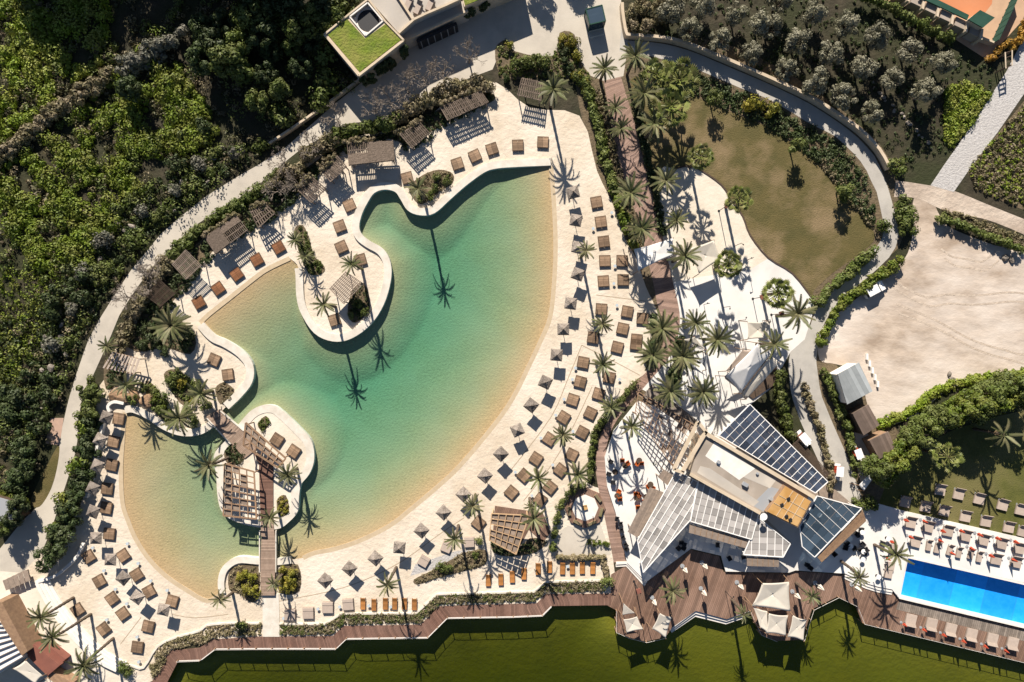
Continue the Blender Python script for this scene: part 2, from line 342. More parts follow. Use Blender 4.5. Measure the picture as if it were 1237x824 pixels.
def strip(name, left, right, z, th, m, kind='structure', sharp=True, **kw):   # plank walk between two edges, uv runs along it
    if sharp: Lp, Rp = np.array(left, float), np.array(right, float)
    else: Lp, Rp = resample(left, 60), resample(right, 60)
    n = len(Lp); V = []; F = []; U = []
    A = [W(p) for p in Lp]; B = [W(p) for p in Rp]; u = [0.]
    for i in range(1, n):
        ma = ((A[i][0] + B[i][0]) / 2, (A[i][1] + B[i][1]) / 2); mb = ((A[i - 1][0] + B[i - 1][0]) / 2, (A[i - 1][1] + B[i - 1][1]) / 2)
        u.append(u[-1] + math.hypot(ma[0] - mb[0], ma[1] - mb[1]))
    for i in range(n): V += [(*A[i], z), (*B[i], z), (*B[i], z - th), (*A[i], z - th)]
    for i in range(n - 1):
        for k in range(4): F.append((4 * i + k, 4 * i + 4 + k, 4 * i + 4 + (k + 1) % 4, 4 * i + (k + 1) % 4))
    F += [(0, 1, 2, 3), (4 * n - 1, 4 * n - 2, 4 * n - 3, 4 * n - 4)]
    me = bpy.data.meshes.new(name); me.from_pydata(V, [], F); me.materials.append(m)
    uv = me.uv_layers.new(name='UVMap')
    for p in me.polygons:
        for li in p.loop_indices:
            vi = me.loops[li].vertex_index; uv.data[li].uv = (u[vi // 4], (vi % 4 in (1, 2)) * 3.0)
    me.update(); return link(bpy.data.objects.new(name, me), None, kind=kind, **kw)

# ---- outlines read from the photograph
EAST_BEACH = [(665, 196), (666, 206), (669, 244), (671, 289), (670, 331), (665, 381), (653, 412), (637.5, 445), (620, 480), (598, 512), (560.6, 557), (535.5, 582), (494, 617), (470, 635.5), (435, 653), (405, 663), (380, 668), (366, 674)]
SOUTH_RIM = [(366, 674), (335, 678), (310, 677), (288, 676), (273, 686), (268, 701), (269, 716)]
WEST_BEACH = [(269, 716), (250.6, 726), (225.6, 713), (200.5, 696), (180.5, 676), (165, 653), (155, 630), (148, 607), (146, 567), (148, 532), (150, 505), (152, 495)]
ROCK_RIM = [(152, 495), (162, 494), (180.5, 502), (200.5, 515), (220.5, 522), (240.6, 521), (256, 512), (269.5, 495), (288, 477), (301, 460), (302, 442), (291, 427), (273, 415), (258, 408), (246, 396), (242, 390)]
NW_BEACH = [(242, 390), (252, 380), (276, 361), (310, 334), (325, 324), (350, 312)]
PENINSULA = [(350, 312), (361, 324), (363, 356), (368, 376), (383, 399), (403, 408), (423, 405), (445, 389), (460, 366), (468, 339), (468, 319), (460, 304), (445, 295), (434, 286), (430, 274), (433, 259), (440, 244), (450, 230), (465, 225), (480, 228.5), (488, 239), (495.5, 251), (508, 256), (523, 254), (540.6, 238.6), (560.6, 221), (583, 205), (598, 200), (620, 198), (665, 196)]
def sm(l, n=4): return smooth(l, n, closed=False)
EB, SR, WB, RR, NB, PN = (sm(l) for l in (EAST_BEACH, SOUTH_RIM, WEST_BEACH, ROCK_RIM, NW_BEACH, PENINSULA))
LAGOON = EB[:-1] + SR[:-1] + WB[:-1] + RR[:-1] + NB[:-1] + PN[:-1]
ISLE = smooth([(299, 508), (308, 499), (319, 494), (330, 494), (338, 499), (349, 509), (361, 521), (371, 532), (375, 543), (375, 557), (370, 570), (360, 583), (357, 600), (356, 615), (347, 626), (334, 634), (310, 631), (293, 627), (278, 620), (271, 610), (268, 592), (267, 572), (264, 557), (266, 547), (277, 535)], 4)
POOL = [(1095, 672), (1262, 710.5), (1262, 763), (1085, 721)]
WALK_OUT = [(196, 836), (215.5, 798), (243, 797), (260.6, 783.5), (310, 783), (406.5, 783), (419, 771), (517, 769.6), (540.6, 746), (620, 744.6), (655, 743), (666, 732), (738, 731)]
WALK_IN = [(176, 836), (206, 786), (240.6, 783.4 - 1), (258, 772.5), (308, 769), (402, 768.4), (415, 756), (508, 754.6), (530.6, 732.5), (620, 729.5), (648, 729), (660, 717.5), (738, 717)]
DECK_SOUTH = [(733, 731), (744, 737), (744, 763), (760, 770), (780, 775), (804, 769.6), (812, 758), (840.5, 738), (878, 748), (905, 738), (912, 753), (918, 766), (937, 774), (969.6, 773), (977, 748), (981, 736), (1011, 721), (1033.5, 732), (1042, 753), (1237, 800), (1300, 815)]
LAKE_EDGE = [(-20000, 860), (100, 850), (184, 836), (212, 790), (241, 788), (259, 777), (309, 774), (404, 773), (417, 761), (510, 759), (534, 737), (620, 734), (650, 733), (662, 722), (730, 722), (752, 728), (752, 752), (800, 757), (838, 728), (880, 738), (925, 735), (975, 728), (1010, 712), (1040, 722), (1050, 745), (1300, 806), (20000, 1000)]
ground_poly = [W(p) for p in LAKE_EDGE] + [(2800, 2600), (-2800, 2600)]
MB().prism(ground_poly, -6, 0, [ww(LAGOON), ww(POOL)]).build('ground', M['earth'], kind='structure')

# ---- lagoon: a real basin, shelving from the beaches, filled with water
gx = np.arange(120, 700, 3.0); gy = np.arange(180, 745, 3.0); X, Y = np.meshgrid(gx, gy); P = np.c_[X.ravel(), Y.ravel()]
beach = [EAST_BEACH[1:], WEST_BEACH[:-1], NW_BEACH]
d = np.minimum.reduce([seg_dist(P, l) for l in beach]) * S
ins = inside(LAGOON, P)
zb = np.where(ins, -.05 - 3.0 * (1 - np.exp(-(d / 18.0) ** 1.15)), -.05)
drim = np.minimum.reduce([seg_dist(P, l) for l in (ROCK_RIM, PENINSULA, SOUTH_RIM, ISLE + ISLE[:1])]) * S
shal = .48 + .52 * np.clip((P[:, 0] - 190) / 260, 0, 1)
zb = np.where(ins, np.maximum(-.05 + (zb + .05) * shal, -(.5 + .2 * drim)), -.05)  # bed raised along the rims to keep their cast shadows narrow
zb -= np.where(ins, .035 * np.sin(P[:, 0] * .071 + 1.7 * np.sin(P[:, 1] * .043)) * np.cos(P[:, 1] * .083 + 1.3 * np.sin(P[:, 0] * .037)), 0) * np.clip((d - 1) / 4, 0, 1)
k = S; V = np.c_[(P[:, 0] - CX) * k, (CY - P[:, 1]) * k, zb]
nx, ny = len(gx), len(gy); idx = np.arange(nx * ny).reshape(ny, nx)
F = np.c_[idx[1:, :-1].ravel(), idx[1:, 1:].ravel(), idx[:-1, 1:].ravel(), idx[:-1, :-1].ravel()]
bigin = inside(LAGOON, P) | (np.minimum.reduce([seg_dist(P, l) for l in beach + [ROCK_RIM, PENINSULA, SOUTH_RIM]]) < 5)
F = F[bigin[F].any(1)]
link(bpy.data.objects.new('lagoon_bed', np_mesh('lagoon_bed', V, F, M['bedsand'], True)), kind='structure')
b = MB(); b.prism(ww(LAGOON), -3.5, -.07); b.build('lagoon_water', watermat('lagoon_water', (.0, .79, .80), .30, 4.0, .06), kind='structure')
# ---- green lake
gx = np.arange(-60, 1330, 6.0); gy = np.arange(690, 1010, 6.0); X, Y = np.meshgrid(gx, gy); P = np.c_[X.ravel(), Y.ravel()]
d = seg_dist(P, LAKE_EDGE[1:-1]) * S
V = np.c_[(P[:, 0] - CX) * k, (CY - P[:, 1]) * k, -1.68 - 2.7 * (1 - np.exp(-np.maximum(d - 3.0, 0) / 7)) * np.interp(P[:, 0], [0, 500, 760, 860, 1237], [1.0, .95, .7, .42, .45])]
nx, ny = len(gx), len(gy); idx = np.arange(nx * ny).reshape(ny, nx)
F = np.c_[idx[1:, :-1].ravel(), idx[1:, 1:].ravel(), idx[:-1, 1:].ravel(), idx[:-1, :-1].ravel()]
M['algae'] = mat('algae_bed', (.135, .128, .007), (.085, .085, .006), scale=.2, c3=(.14, .145, .01), s3=.05, l3=.35, h3=.7, bump=.6, bscale=1.2)
link(bpy.data.objects.new('lake_bed', np_mesh('lake_bed', V, F, M['algae'], True)), kind='structure')
MB().prism([(-2800, -37), (2800, -37), (2800, -2600), (-2800, -2600)], -5.5, -4.2).build('lake_floor', M['algae'], kind='structure')
MB().prism([(-2700, -36), (2700, -36), (2700, -2500), (-2700, -2500)], -5, -1.5).build('lake_water', watermat('lake_water', (.33, .43, .0), .36, 1.6, .3), kind='structure')

# ---- ground sheets, each a little above the one below
BEACH_OUT = [(640, 130), (700, 140), (721, 206), (740, 246), (755, 289), (768, 311), (780, 346), (792, 372), (800, 402), (785, 445), (760, 466), (730, 507), (716, 532), (713, 562), (712, 585), (735, 600), (741, 679), (737, 717), (660, 717), (648, 729), (530.6, 732.5), (508, 754.6), (415, 756), (402, 768), (258, 772), (206, 786), (185, 822), (140, 830), (20, 830), (-40, 780), (-40, 690), (20, 672), (62, 664), (90, 625), (104, 590), (110, 560), (115, 480), (128, 455), (135, 430), (160, 385), (200, 330), (262, 275), (320, 235), (385, 185), (430, 165), (500, 150), (560, 110), (600, 100)]
sheet('beach', smooth(BEACH_OUT, 3), .010, M['sand'], [LAGOON])
sheet('garden_bed', smooth([(760, 45), (900, 60), (1060, 170), (1085, 250), (1085, 300), (1000, 365), (975, 420), (1000, 600), (1060, 640), (1110, 560), (1000, 430), (960, 360), (900, 290), (800, 470), (740, 500), (700, 590), (690, 570), (760, 440), (700, 130), (700, 60)], 3), .006, M['bedsoil'])
PATH_L = [(450, 88), (433, 103), (405, 125), (343, 180), (310, 200.5), (291, 211), (250.6, 236), (215.5, 264), (193, 284), (175.5, 306), (160, 324), (140, 354), (120, 386), (106, 412), (93, 450), (83, 482), (75, 517), (68, 557), (58, 582), (47.6, 610), (28, 628), (0, 663), (-60, 700)]
PATH_R = [(470, 148), (440, 147), (415, 150), (360, 183), (330, 207), (310, 226), (273, 249), (240.6, 269), (218, 289), (198, 309), (183, 324), (163, 351), (145, 379), (133, 408), (112, 454.6), (99, 480), (95, 507), (93, 540), (83, 575), (73, 605), (62, 640), (50, 668), (0, 720)]
strip('garden_path', PATH_L, PATH_R, .014, .3, M['paving'], sharp=False)
sheet('north_plaza', [(400, 133), (480, 60), (600, 0), (640, -40), (748, -40), (752, 30), (757, 66), (753, 92), (730, 98), (704, 88), (697, 60), (692, 42), (676, 40), (672, 66), (640, 74), (618, 72), (606, 58), (595, 84), (560, 97), (510, 120), (470, 146), (440, 147), (415, 150)], .018, M['paving'])
ROAD_O = [(752, 22), (757, 49), (780, 50), (808, 54), (838, 63), (930, 102), (974, 123), (1006, 143), (1033, 163), (1055, 186), (1066, 208), (1073, 228), (1079, 249), (1085, 276), (1086, 291), (1076, 309), (1058, 327), (1033, 347), (1010.7, 367), (997, 387), (989, 407), (986, 437), (991, 475), (1006, 512), (1023, 550), (1036, 587), (1045, 612), (1050, 630)]
ROAD_I = [(748, 62), (757, 64), (780, 66), (805, 73), (833, 80), (898, 108), (927, 119), (952, 133), (977, 149), (1007, 163), (1027, 181), (1044, 200), (1052, 218), (1059, 232), (1064, 254), (1068, 274), (1065, 293), (1044, 312), (1021, 334), (1001, 353), (986, 371), (978, 396), (958, 412), (952, 437), (955, 475), (968, 512), (990, 560), (1003, 592), (1008, 612), (1020, 640)]
strip('service_road', ROAD_I, ROAD_O, .022, .3, M['road'], sharp=False)
LAWN = smooth([(762, 96), (790, 100), (833, 113), (861, 128), (886, 137), (932, 156), (957, 174), (985, 190), (999, 206), (1018, 232), (1040, 260), (1053, 275), (1055, 292), (1032, 311), (1007, 329), (984, 350), (979, 358), (957, 330), (928, 311), (906, 284), (897, 261), (883, 241), (871, 223), (847, 206), (833, 200), (815, 204), (800, 215), (785, 205), (774, 160)], 3)
sheet('east_lawn', LAWN, .026, M['lawn'])
sheet('sandy_plaza', smooth([(798, 205), (815, 204), (833, 200.5), (847, 206), (871, 223), (883, 241), (897, 261), (906, 284), (928, 311), (935, 330), (880, 345), (812, 345), (803, 300), (796, 256)], 3), .032, M['plaza'])
sheet('white_plaza', [(813, 341), (850, 334), (906, 326), (928, 312), (957, 330), (979, 358.5), (984, 372), (972, 410), (955, 425), (930, 470), (905, 490), (868, 526), (842, 508), (812, 490), (775, 470), (790, 440), (815, 420), (821, 378)], .036, M['whitepave'])
ribbon(sm([(815, 204), (833, 200.5), (847, 206), (871, 223), (883, 241), (897, 261), (906, 284), (928, 311.5), (957, 330), (980, 359)], 3), .25, -.1, .16).build('lawn_kerb', M['darkwood'], label='dark timber kerb between the brown lawn and the pale plaza', cat='kerb')
sheet('dirt_lot', smooth([(1088, 318), (1100, 295), (1103, 268), (1104, 240), (1122, 236), (1136, 262), (1150, 276), (1200, 296), (1300, 330), (1300, 470), (1237, 452), (1180, 458), (1140, 474), (1110, 500), (1062, 516), (1048, 490), (1038, 450), (1010, 440), (990, 434), (990, 402), (1008, 382), (1046, 352)], 4), .020, M['dirt'])
strip('dirt_track', sm([(1082, 218), (1110, 222), (1150, 230), (1200, 250), (1300, 290)]), sm([(1080, 238), (1108, 240), (1150, 258), (1200, 268), (1300, 312)]), .030, .3, M['track'], sharp=False)
strip('gravel_path', [(1255, 10), (1216, 86), (1175, 150), (1140, 200), (1124, 224)], [(1290, 30), (1242, 106), (1205, 160), (1172, 203), (1152, 232)], .040, .3, M['gravel'], sharp=False)
sheet('grape_plot', [(1168, 206), (1200, 168), (1245, 112), (1320, 90), (1320, 290), (1237, 254), (1180, 230)], .010, M['bedsoil'])
sheet('pool_lawn', smooth([(1060, 612), (1090, 560), (1150, 520), (1240, 495), (1300, 490), (1300, 668), (1237, 652), (1092, 619)], 2), .024, M['lawn2'])
sheet('grass_verge', smooth([(57, 562), (71, 538), (70, 560), (62, 590), (48, 612), (37, 608), (43, 590)], 4), .024, M['lawn'])
sheet('pink_paving', [(61, 505), (77, 505), (72, 538), (55, 536)], .020, mat('pink_paving', (.45, .30, .22), (.38, .26, .2), scale=1))
sheet('clay_court', [(1098, -40), (1204, -40), (1198, 5), (1180, 28), (1130, 0)], .030, M['clay'])
sheet('court_paving', [(1040, -40), (1260, -40), (1235, 25), (1192, 72), (1150, 45), (1062, 0)], .022, M['claypave'])
sheet('west_plaza', [(0, 690), (26, 692), (48, 706), (75, 742), (108, 785), (146, 812), (135, 840), (-60, 840), (-60, 690)], .020, M['plaza'])

# ---- terraces
TERR = .45
TERRACE = [(770, 484), (741, 520), (730, 552), (733, 587), (743, 618), (757, 679), (780, 702), (834, 662), (870.6, 670.6), (875.6, 689.4), (952, 690.7), (960, 688), (1020, 692), (1046, 704), (1060, 708), (1076, 711), (1084, 721), (1084.5, 722), (1094, 671), (1263, 709), (1263, 656), (1092, 617), (1060, 608), (1040, 614), (985, 600), (905, 489), (868, 526), (842, 506)]
sheet('restaurant_terrace', TERRACE, TERR, M['whitepave'], z0=-.3)
def step_run(name, path, n, w, z_top, m, label):
    r = empty(name, (*W(path[len(path) // 2]), 0), 0, label, 'steps'); inv = Vector(r.location)
    for i in range(n):
        p = [(a + o[0] * i, c + o[1] * i) for (a, c), o in zip(path, w)]
        b = ribbon(p, .42, -.2, z_top - .15 * i - .003 * i); b.v = [(x - inv.x, y - inv.y, z - inv.z) for x, y, z in b.v]
        b.build('step', m, r)
step_run('terrace_steps', [(744, 680), (757, 679.5), (780.5, 703.5)], 2, [(-.3, 3.2), (0, 3.2), (-1.5, 3.2)], .3, M['whitewall'], 'white steps from the restaurant terrace down to the brown deck')
step_run('pool_steps', [(1020, 694), (1046, 706), (1060, 710.5), (1077, 713.5)], 3, [(-.6, 3.2), (-.6, 3.2), (-.4, 3.2), (-.2, 3.2)], .3, M['whitewall'], 'long white steps between the pool terrace and the deck')
DECK = [(738, 694), (757, 683), (780, 704), (834, 664), (869, 672), (874, 691), (952, 692.5), (960, 690), (1020, 694), (1046, 706), (1060, 710), (1076, 713), (1086, 724), (1300, 775), (1300, 815)] + DECK_SOUTH[::-1][1:] + [(738, 717)]
sheet('lakeside_deck', DECK, .028, M['deckx'], z0=-.25)
sheet('grey_deck', [(1086, 726), (1300, 777), (1300, 790), (1082, 736)], .036, M['greydeck'], z0=-.1)
# ---- timber walks
walk = strip('lakeside_boardwalk', WALK_OUT, WALK_IN, .05, .2, M['deck'], sharp=True)
BW_L = [(729, 97.7), (736, 136), (743, 175), (750, 206), (762, 240), (774, 278), (784, 321), (790, 346), (794, 368), (803, 396), (801, 415), (793, 437), (773, 457), (757, 478), (736, 505), (724, 532), (719.5, 560), (722, 585), (729, 618), (741.5, 679.4)]
BW_R = [(750, 92.7), (758, 120), (767, 150), (776.6, 190), (782, 212), (793, 256), (801, 289), (813, 341), (820, 372), (821, 392), (817, 412), (806, 435), (783, 462), (769, 478), (746, 506), (734.5, 532), (731, 560), (736, 588), (744, 618), (756, 678)]
strip('garden_boardwalk', sm(BW_L, 3), sm(BW_R, 3), .046, .3, M['walk'])
def railing(name, path, z, hgt, spacing, label, zfoot, m=None):
    pts = [Vector(W(p)) for p in path]; r = empty(name, (pts[0].x, pts[0].y, z), 0, label, 'railing')
    o = pts[0]; pos = 0.0
    for a, c in zip(pts[:-1], pts[1:]):
        MB().bar((a.x - o.x, a.y - o.y, hgt), (c.x - o.x, c.y - o.y, hgt), .04, .04).build('handrail', M['whitewall'], r)
        L = (c - a).length; n = max(1, round(L / spacing)); 
        for i in range(n):
            q = a + (c - a) * (i / n) - o
            MB().bar((q.x, q.y, zfoot - z), (q.x, q.y, hgt - .02), .14, .14).build('post', m or M['timber'], r)
def off(path, dy): return [(x, y + dy) for x, y in path]
ribbon(off(WALK_OUT[1:-1], .3), .14, -.16, .09).build('edge_board', M['whitewall'], walk)
railing('boardwalk_railing', off(WALK_OUT[1:-1], -.8), .05, .75, 2.6, 'thin pale handrail on posts along the lakeside boardwalk', -3.2)
railing('deck_railing', off(DECK_SOUTH[13:], -1.0), .03, .75, 2.4, 'thin handrail on posts along the deck below the swimming pool', -3.2)
railing('deck_railing', off(DECK_SOUTH[1:6], -1.0), .03, .75, 2.4, 'thin handrail round the deck corner under the small white sails', -3.2)
railing('deck_railing', off(DECK_SOUTH[9:13], -1.0), .03, .75, 2.2, 'thin handrail round the deck bay below the big cream sails', -3.2)

# ---- bridges of the lagoon islet
isl = MB(); isl.prism(ww(ISLE), -3.4, .30); isl.build('islet', M['plaza'], kind='structure')
ribbon(ISLE, 1.35, -3.4, .36, closed=True).build('lagoon_rim', M['rim'], label='broad white rim around the pergola islet in the lagoon', cat='rim')
ribbon(PN[4:], 1.25, -3.0, .34).build('lagoon_rim', M['rim'], label='curving white rim around the palm peninsula and the northern lagoon shore', cat='rim')
ribbon(RR[:26], 1.2, -3.0, .34).build('lagoon_rim', M['rim'], label='white rim below the rock garden ending at the islet bridge', cat='rim')
ribbon(RR[29:-2], 1.35, -3.0, .34).build('lagoon_rim', M['rim'], label='white rim around the round sunbathing point with two daybeds', cat='rim')
ribbon(SR[2:], 1.1, -3.0, .34).build('lagoon_rim', M['rim'], label='white rim of the yellow shrub planter at the southern bridge', cat='rim')
strip('north_bridge', [(267, 494), (297, 521), (312, 541)], [(250, 503), (282, 536), (297, 553)], .50, .25, M['bridgedeck'])
strip('islet_walk', [(322, 553), (331, 560), (331, 600), (331, 634)], [(306, 543), (314, 560), (315, 600), (316, 634)], .46, .2, M['deck'])
strip('south_bridge', [(331, 628), (333.5, 650), (333.5, 680), (333, 718)], [(316, 628), (317, 650), (316, 680), (316, 718)], .50, .25, M['bridgedeck'])
sheet('bridge_landing', [(317, 717.5), (337, 717.5), (338, 769), (318, 769)], .10, M['rim'])
for p, q in (((268, 496), (296, 520)), ((252, 505), (280, 536)), ((334.6, 640), (334.6, 690)), ((315, 640), (315, 690))):
    ribbon([p, q], .18, .2, .62).build('bridge_kerb', M['rim'], label='slim white kerb along the edge of a lagoon bridge', cat='kerb', group='bridge kerbs')
# ---- kerbs and walls
CURB = [(148, 803), (160, 804), (174, 806), (190.5, 781), (213, 769.6), (240.6, 762), (251, 755), (276, 752.5), (315, 752.5)]
ribbon(sm(CURB, 3), .3, -.1, .25).build('beach_kerb', M['rim'], label='white kerb of the western beach above the ivy slope', cat='kerb')
ribbon([(338, 753.5), (392.7, 753.5), (412.8, 741), (503, 740.5), (528, 717.5), (620, 715), (645, 714.5), (660, 702.5), (729, 701)], .3, -.1, .25).build('beach_kerb', M['rim'], label='white kerb behind the orange loungers above the planted slope', cat='kerb')
ribbon(sm([(450, 87), (405, 121), (360, 153), (327, 175)], 3), .35, -.2, .95).build('garden_wall', M['wall'], label='low beige garden wall between the northern path and the wood', cat='wall')
ribbon(sm([(750, 8), (751, 22.6), (755, 44), (760, 46), (780, 47.6), (808, 51), (838, 60), (884, 79), (930, 99), (974.6, 120), (1007, 140), (1035, 160), (1057, 183), (1070, 206)], 3), .5, -.2, 1.5).build('road_wall', M['wall'], label='curved beige wall along the shaded road below the olive trees', cat='wall')
ribbon(sm([(135, 497), (133, 490), (140, 485), (152, 487)], 3), .5, -.2, .7).build('garden_wall', M['whitewall'], label='short curved white wall beside the brown rocks', cat='wall')
ribbon(sm([(127, 510), (124, 525), (119, 545), (116, 565), (112, 583), (107, 600)], 3), .45, -.2, .8).build('beach_wall', M['whitewall'], label='white beach wall under the thatched parasols by the dark hedge', cat='wall')
ribbon(sm([(103, 655), (97, 668), (85, 682), (68, 695), (46, 702)], 3), .45, -.2, .6).build('beach_wall', M['whitewall'], label='white wall curving round the dark trees of the west beach', cat='wall')
STEPS_W = [(47, 703), (58, 724), (74, 748), (96, 774), (120, 796), (143, 808)]
r = empty('beach_steps', (*W((96, 774)), 0), 0, 'broad white curved steps from the west plaza down to the sand', 'steps')
o = r.location
for i in range(4):
    b = ribbon([(x + 3.2 * i, y - 2.2 * i) for x, y in sm(STEPS_W, 3)], .56, -.2, .62 - .13 * i); b.v = [(x - o.x, y - o.y, z) for x, y, z in b.v]; b.build('step', M['whitewall'], r)
# stepped white quay on the lake
r = empty('lake_steps', (*W((845, 745)), 0), 0, 'stepped white quay of the deck descending to the green lake', 'steps'); o = r.location
for i in range(3):
    b = ribbon([(811, 757 + 3.6 * i), (840.5, 735.5 + 4.4 * i), (878, 745.5 + 4 * i), (906, 736 + 4 * i)], .64, -3, .02 - .28 * i); b.v = [(x - o.x, y - o.y, z) for x, y, z in b.v]; b.build('step', M['whitewall'], r)
# swimming pool
b = MB(); pw = ww(POOL); b.prism(pw, -1.9, -1.4); b.build('pool_floor', M['bluetile'], kind='structure')
ribbon(POOL, .35, -1.9, TERR + .04, closed=True).build('pool_edge', M['whitewall'], label='white coping around the bright blue swimming pool', cat='kerb')
ribbon(POOL, .24, -1.9, .30, closed=True).build('pool_lining', M['bluetile'], kind='structure')
MB().prism(ww([(1095.8, 673), (1261, 711.2), (1261, 762), (1085.8, 720)]), -1.6, .22).build('pool_water', watermat('pool_water', (.3, .8, 1.0), .12, 2.2, .10), kind='structure')

# ---- wet sand along the waterline, wheel ruts on the dirt lot
for ln in (EB[3:], WB[1:-2], NB):
    ribbon(ln, .75, -.2, .014).build('wet_sand', M['wetsand'], kind='structure')
for i in range(0, 9, 2):
    a0 = random.uniform(-.4, .4); c0 = (1110 + 12 * i + random.uniform(-8, 8), 250 + 14 * i); pts = []
    for k_ in range(9):
        t = k_ / 8; pts.append((1105 - 8 * i + (95 + 16 * i) * t + 14 * math.sin(t * 3 + i), 252 + 18 * i + 120 * t * (.4 + .1 * i) - 60 * t * t + 8 * math.sin(t * 5 + i * 1.7) + random.uniform(-3.5, 3.5)))
    pts = [p for p in pts if 1060 < p[0] < 1290 and 300 < p[1] < 440]
    if len(pts) < 4: continue
    for o_ in (0, 11):
        ribbon(sm([(x + o_ * .35, y + o_) for x, y in pts], 3), .34, -.1, .0235 + .0012 * i + .0005 * (o_ > 0)).build('wheel_rut', M['rut'], kind='structure')
# ================================================================ VEGETATION
def unit(n):
    a = RNG.normal(size=(n, 3)); return a / np.linalg.norm(a, axis=1)[:, None]
def leaf_quads(C, Nn, size, aspect=.55):
    n = len(C); t = np.cross(Nn, unit(n)); t /= np.maximum(np.linalg.norm(t, axis=1), 1e-6)[:, None]; b = np.cross(Nn, t)
    s = (size * RNG.uniform(.65, 1.35, n))[:, None]
    V = np.stack([C - t * s, C - b * s * aspect, C + t * s, C + b * s * aspect], 1).reshape(-1, 3)
    return V, np.arange(n * 4).reshape(n, 4)
def lobes_mesh(lobes, per, size, flat=.8, up=.25, spread=.42):
    """leaf clumps on the shells of many small lobes (x, y, z, r)"""
    Lb = np.asarray(lobes, float); n = len(Lb); D = unit(n * per); D[:, 2] = D[:, 2] * .75 + up
    D /= np.linalg.norm(D, axis=1)[:, None]
    R = np.repeat(Lb[:, 3], per) * RNG.uniform(.6, 1.08, n * per)
    C = np.repeat(Lb[:, :3], per, 0) + D * R[:, None] * np.array([1, 1, flat])
    Nn = D + unit(n * per) * spread; Nn /= np.linalg.norm(Nn, axis=1)[:, None]
    return leaf_quads(C, Nn, size)
def crown_lobes(rx, rz, cz, n, lr):
    L = []
    for dx, dy, dz in unit(n):
        k = random.uniform(.45, .8)
        L.append((dx * rx * k, dy * rx * k, cz + abs(dz) * rz * k if dz > -.3 else cz + dz * rz * .4, lr * random.uniform(.7, 1.25)))
    return L
def tree_proto(name, cat, rx, h, n, lr, per, leaf, m, trunk_h=None, trunk_r=.14, barkm=None):
    r = empty(name, (0, 0, 0), 0, name.replace('_', ' ') + ' with leafy crown', cat)
    th = trunk_h or h * .45; b = MB()
    b.tube([(0, 0, -.1), (.08, .03, th * .5), (0, 0, th)], [trunk_r * 1.3, trunk_r, trunk_r * .8], 7)
    for i in range(5):
        a = i * 1.26 + random.random(); q = (math.cos(a) * rx * .55, math.sin(a) * rx * .55, h * .72)
        b.tube([(0, 0, th * .9), (q[0] * .5, q[1] * .5, (th + q[2]) / 2), q], [trunk_r * .6, trunk_r * .4, .03], 5)
    b.build('trunk', barkm or M['bark'], r)
    L = crown_lobes(rx, (h - th) * .8, th + (h - th) * .25, n, lr)
    v, f = lobes_mesh(L, per, leaf)
    link(bpy.data.objects.new('crown', np_mesh('crown', v, f, m)), r)
    return Proto(r)
class Pick:
    def __init__(s, ps): s.ps = ps; s.i = 0
    def put(s, *a, **k):
        s.i += 1; return s.ps[(s.i * 7 + s.i // 3) % len(s.ps)].put(*a, **k)
def put_px(pr, px, h, label, group, scale=1.0, rz=None, z=0):
    x, y = W(px, h); return pr.put(x, y, z, random.uniform(0, 6.28) if rz is None else rz, label, group, scale)
def hedge(name, path, w, h, m, label, cat='hedge', dens=1.0, per=46, leaf=.19, lr=None, group=None, stem=True):
    P = resample(path, 200); L0 = np.hypot(*np.diff(P, axis=0).T).sum() * S; lr = min(lr or w * .34, .8); per = int(per * max(1, (lr / .5) ** 1.7)); leaf = leaf * (1.12 if lr > .6 else 1)
    n = max(6, int(L0 * w / (lr * lr) * 1.05 * dens * max(1, h / (2.2 * w)))); lob = []
    zc = h * .55
    for i in range(n):
        p = P[random.randrange(200)]; x, y = W(p, zc); a = random.uniform(0, 6.28); q = random.uniform(0, w / 2 - lr * .35)
        lob.append((x + q * math.cos(a), y + q * math.sin(a), max(lr * .4, random.uniform(.35, 1) * (h - lr * .6)), lr * random.uniform(.65, 1.25)))
    x0, y0 = W(P[100])
    lob = [(a - x0, b - y0, c, d) for a, b, c, d in lob]
    v, f = lobes_mesh(lob, per, leaf)
    o = bpy.data.objects.new(name, np_mesh(name, v, f, m)); o.location = (x0, y0, 0)
    return link(o, None, label, cat, group)
def scatter_poly(poly, n, holes=()):
    A = np.array(poly); lo, hi = A.min(0), A.max(0); out = []
    while sum(map(len, out)) < n:
        P = RNG.uniform(lo, hi, (n * 2, 2)); k = inside(poly, P)
        for h in holes: k &= ~inside(h, P)
        out.append(P[k])
    return np.concatenate(out)[:n]
def ground_cover(name, poly, n, rmin, rmax, m, label, cat, per=26, leaf=.17, holes=(), zk=.5, kind='stuff', patch=0):
    P = scatter_poly(poly, n, holes)
    if patch:
        f_ = np.sin(P[:, 0] * .075 + 1.6 * np.sin(P[:, 1] * .045)) * np.cos(P[:, 1] * .068 + 1.4 * np.sin(P[:, 0] * .052)) + RNG.normal(0, .22, n)
        P = P[f_ * patch > -.12]; n = len(P)
    r = rmin + (rmax - rmin) * RNG.random(n) ** 2
    lob = [(*W(p, 0.4), q * zk, q) for p, q in zip(P, r)]
    v, f = lobes_mesh(lob, per, leaf, flat=.75)
    return link(bpy.data.objects.new(name, np_mesh(name, v, f, m)), None, label, cat, None, kind)

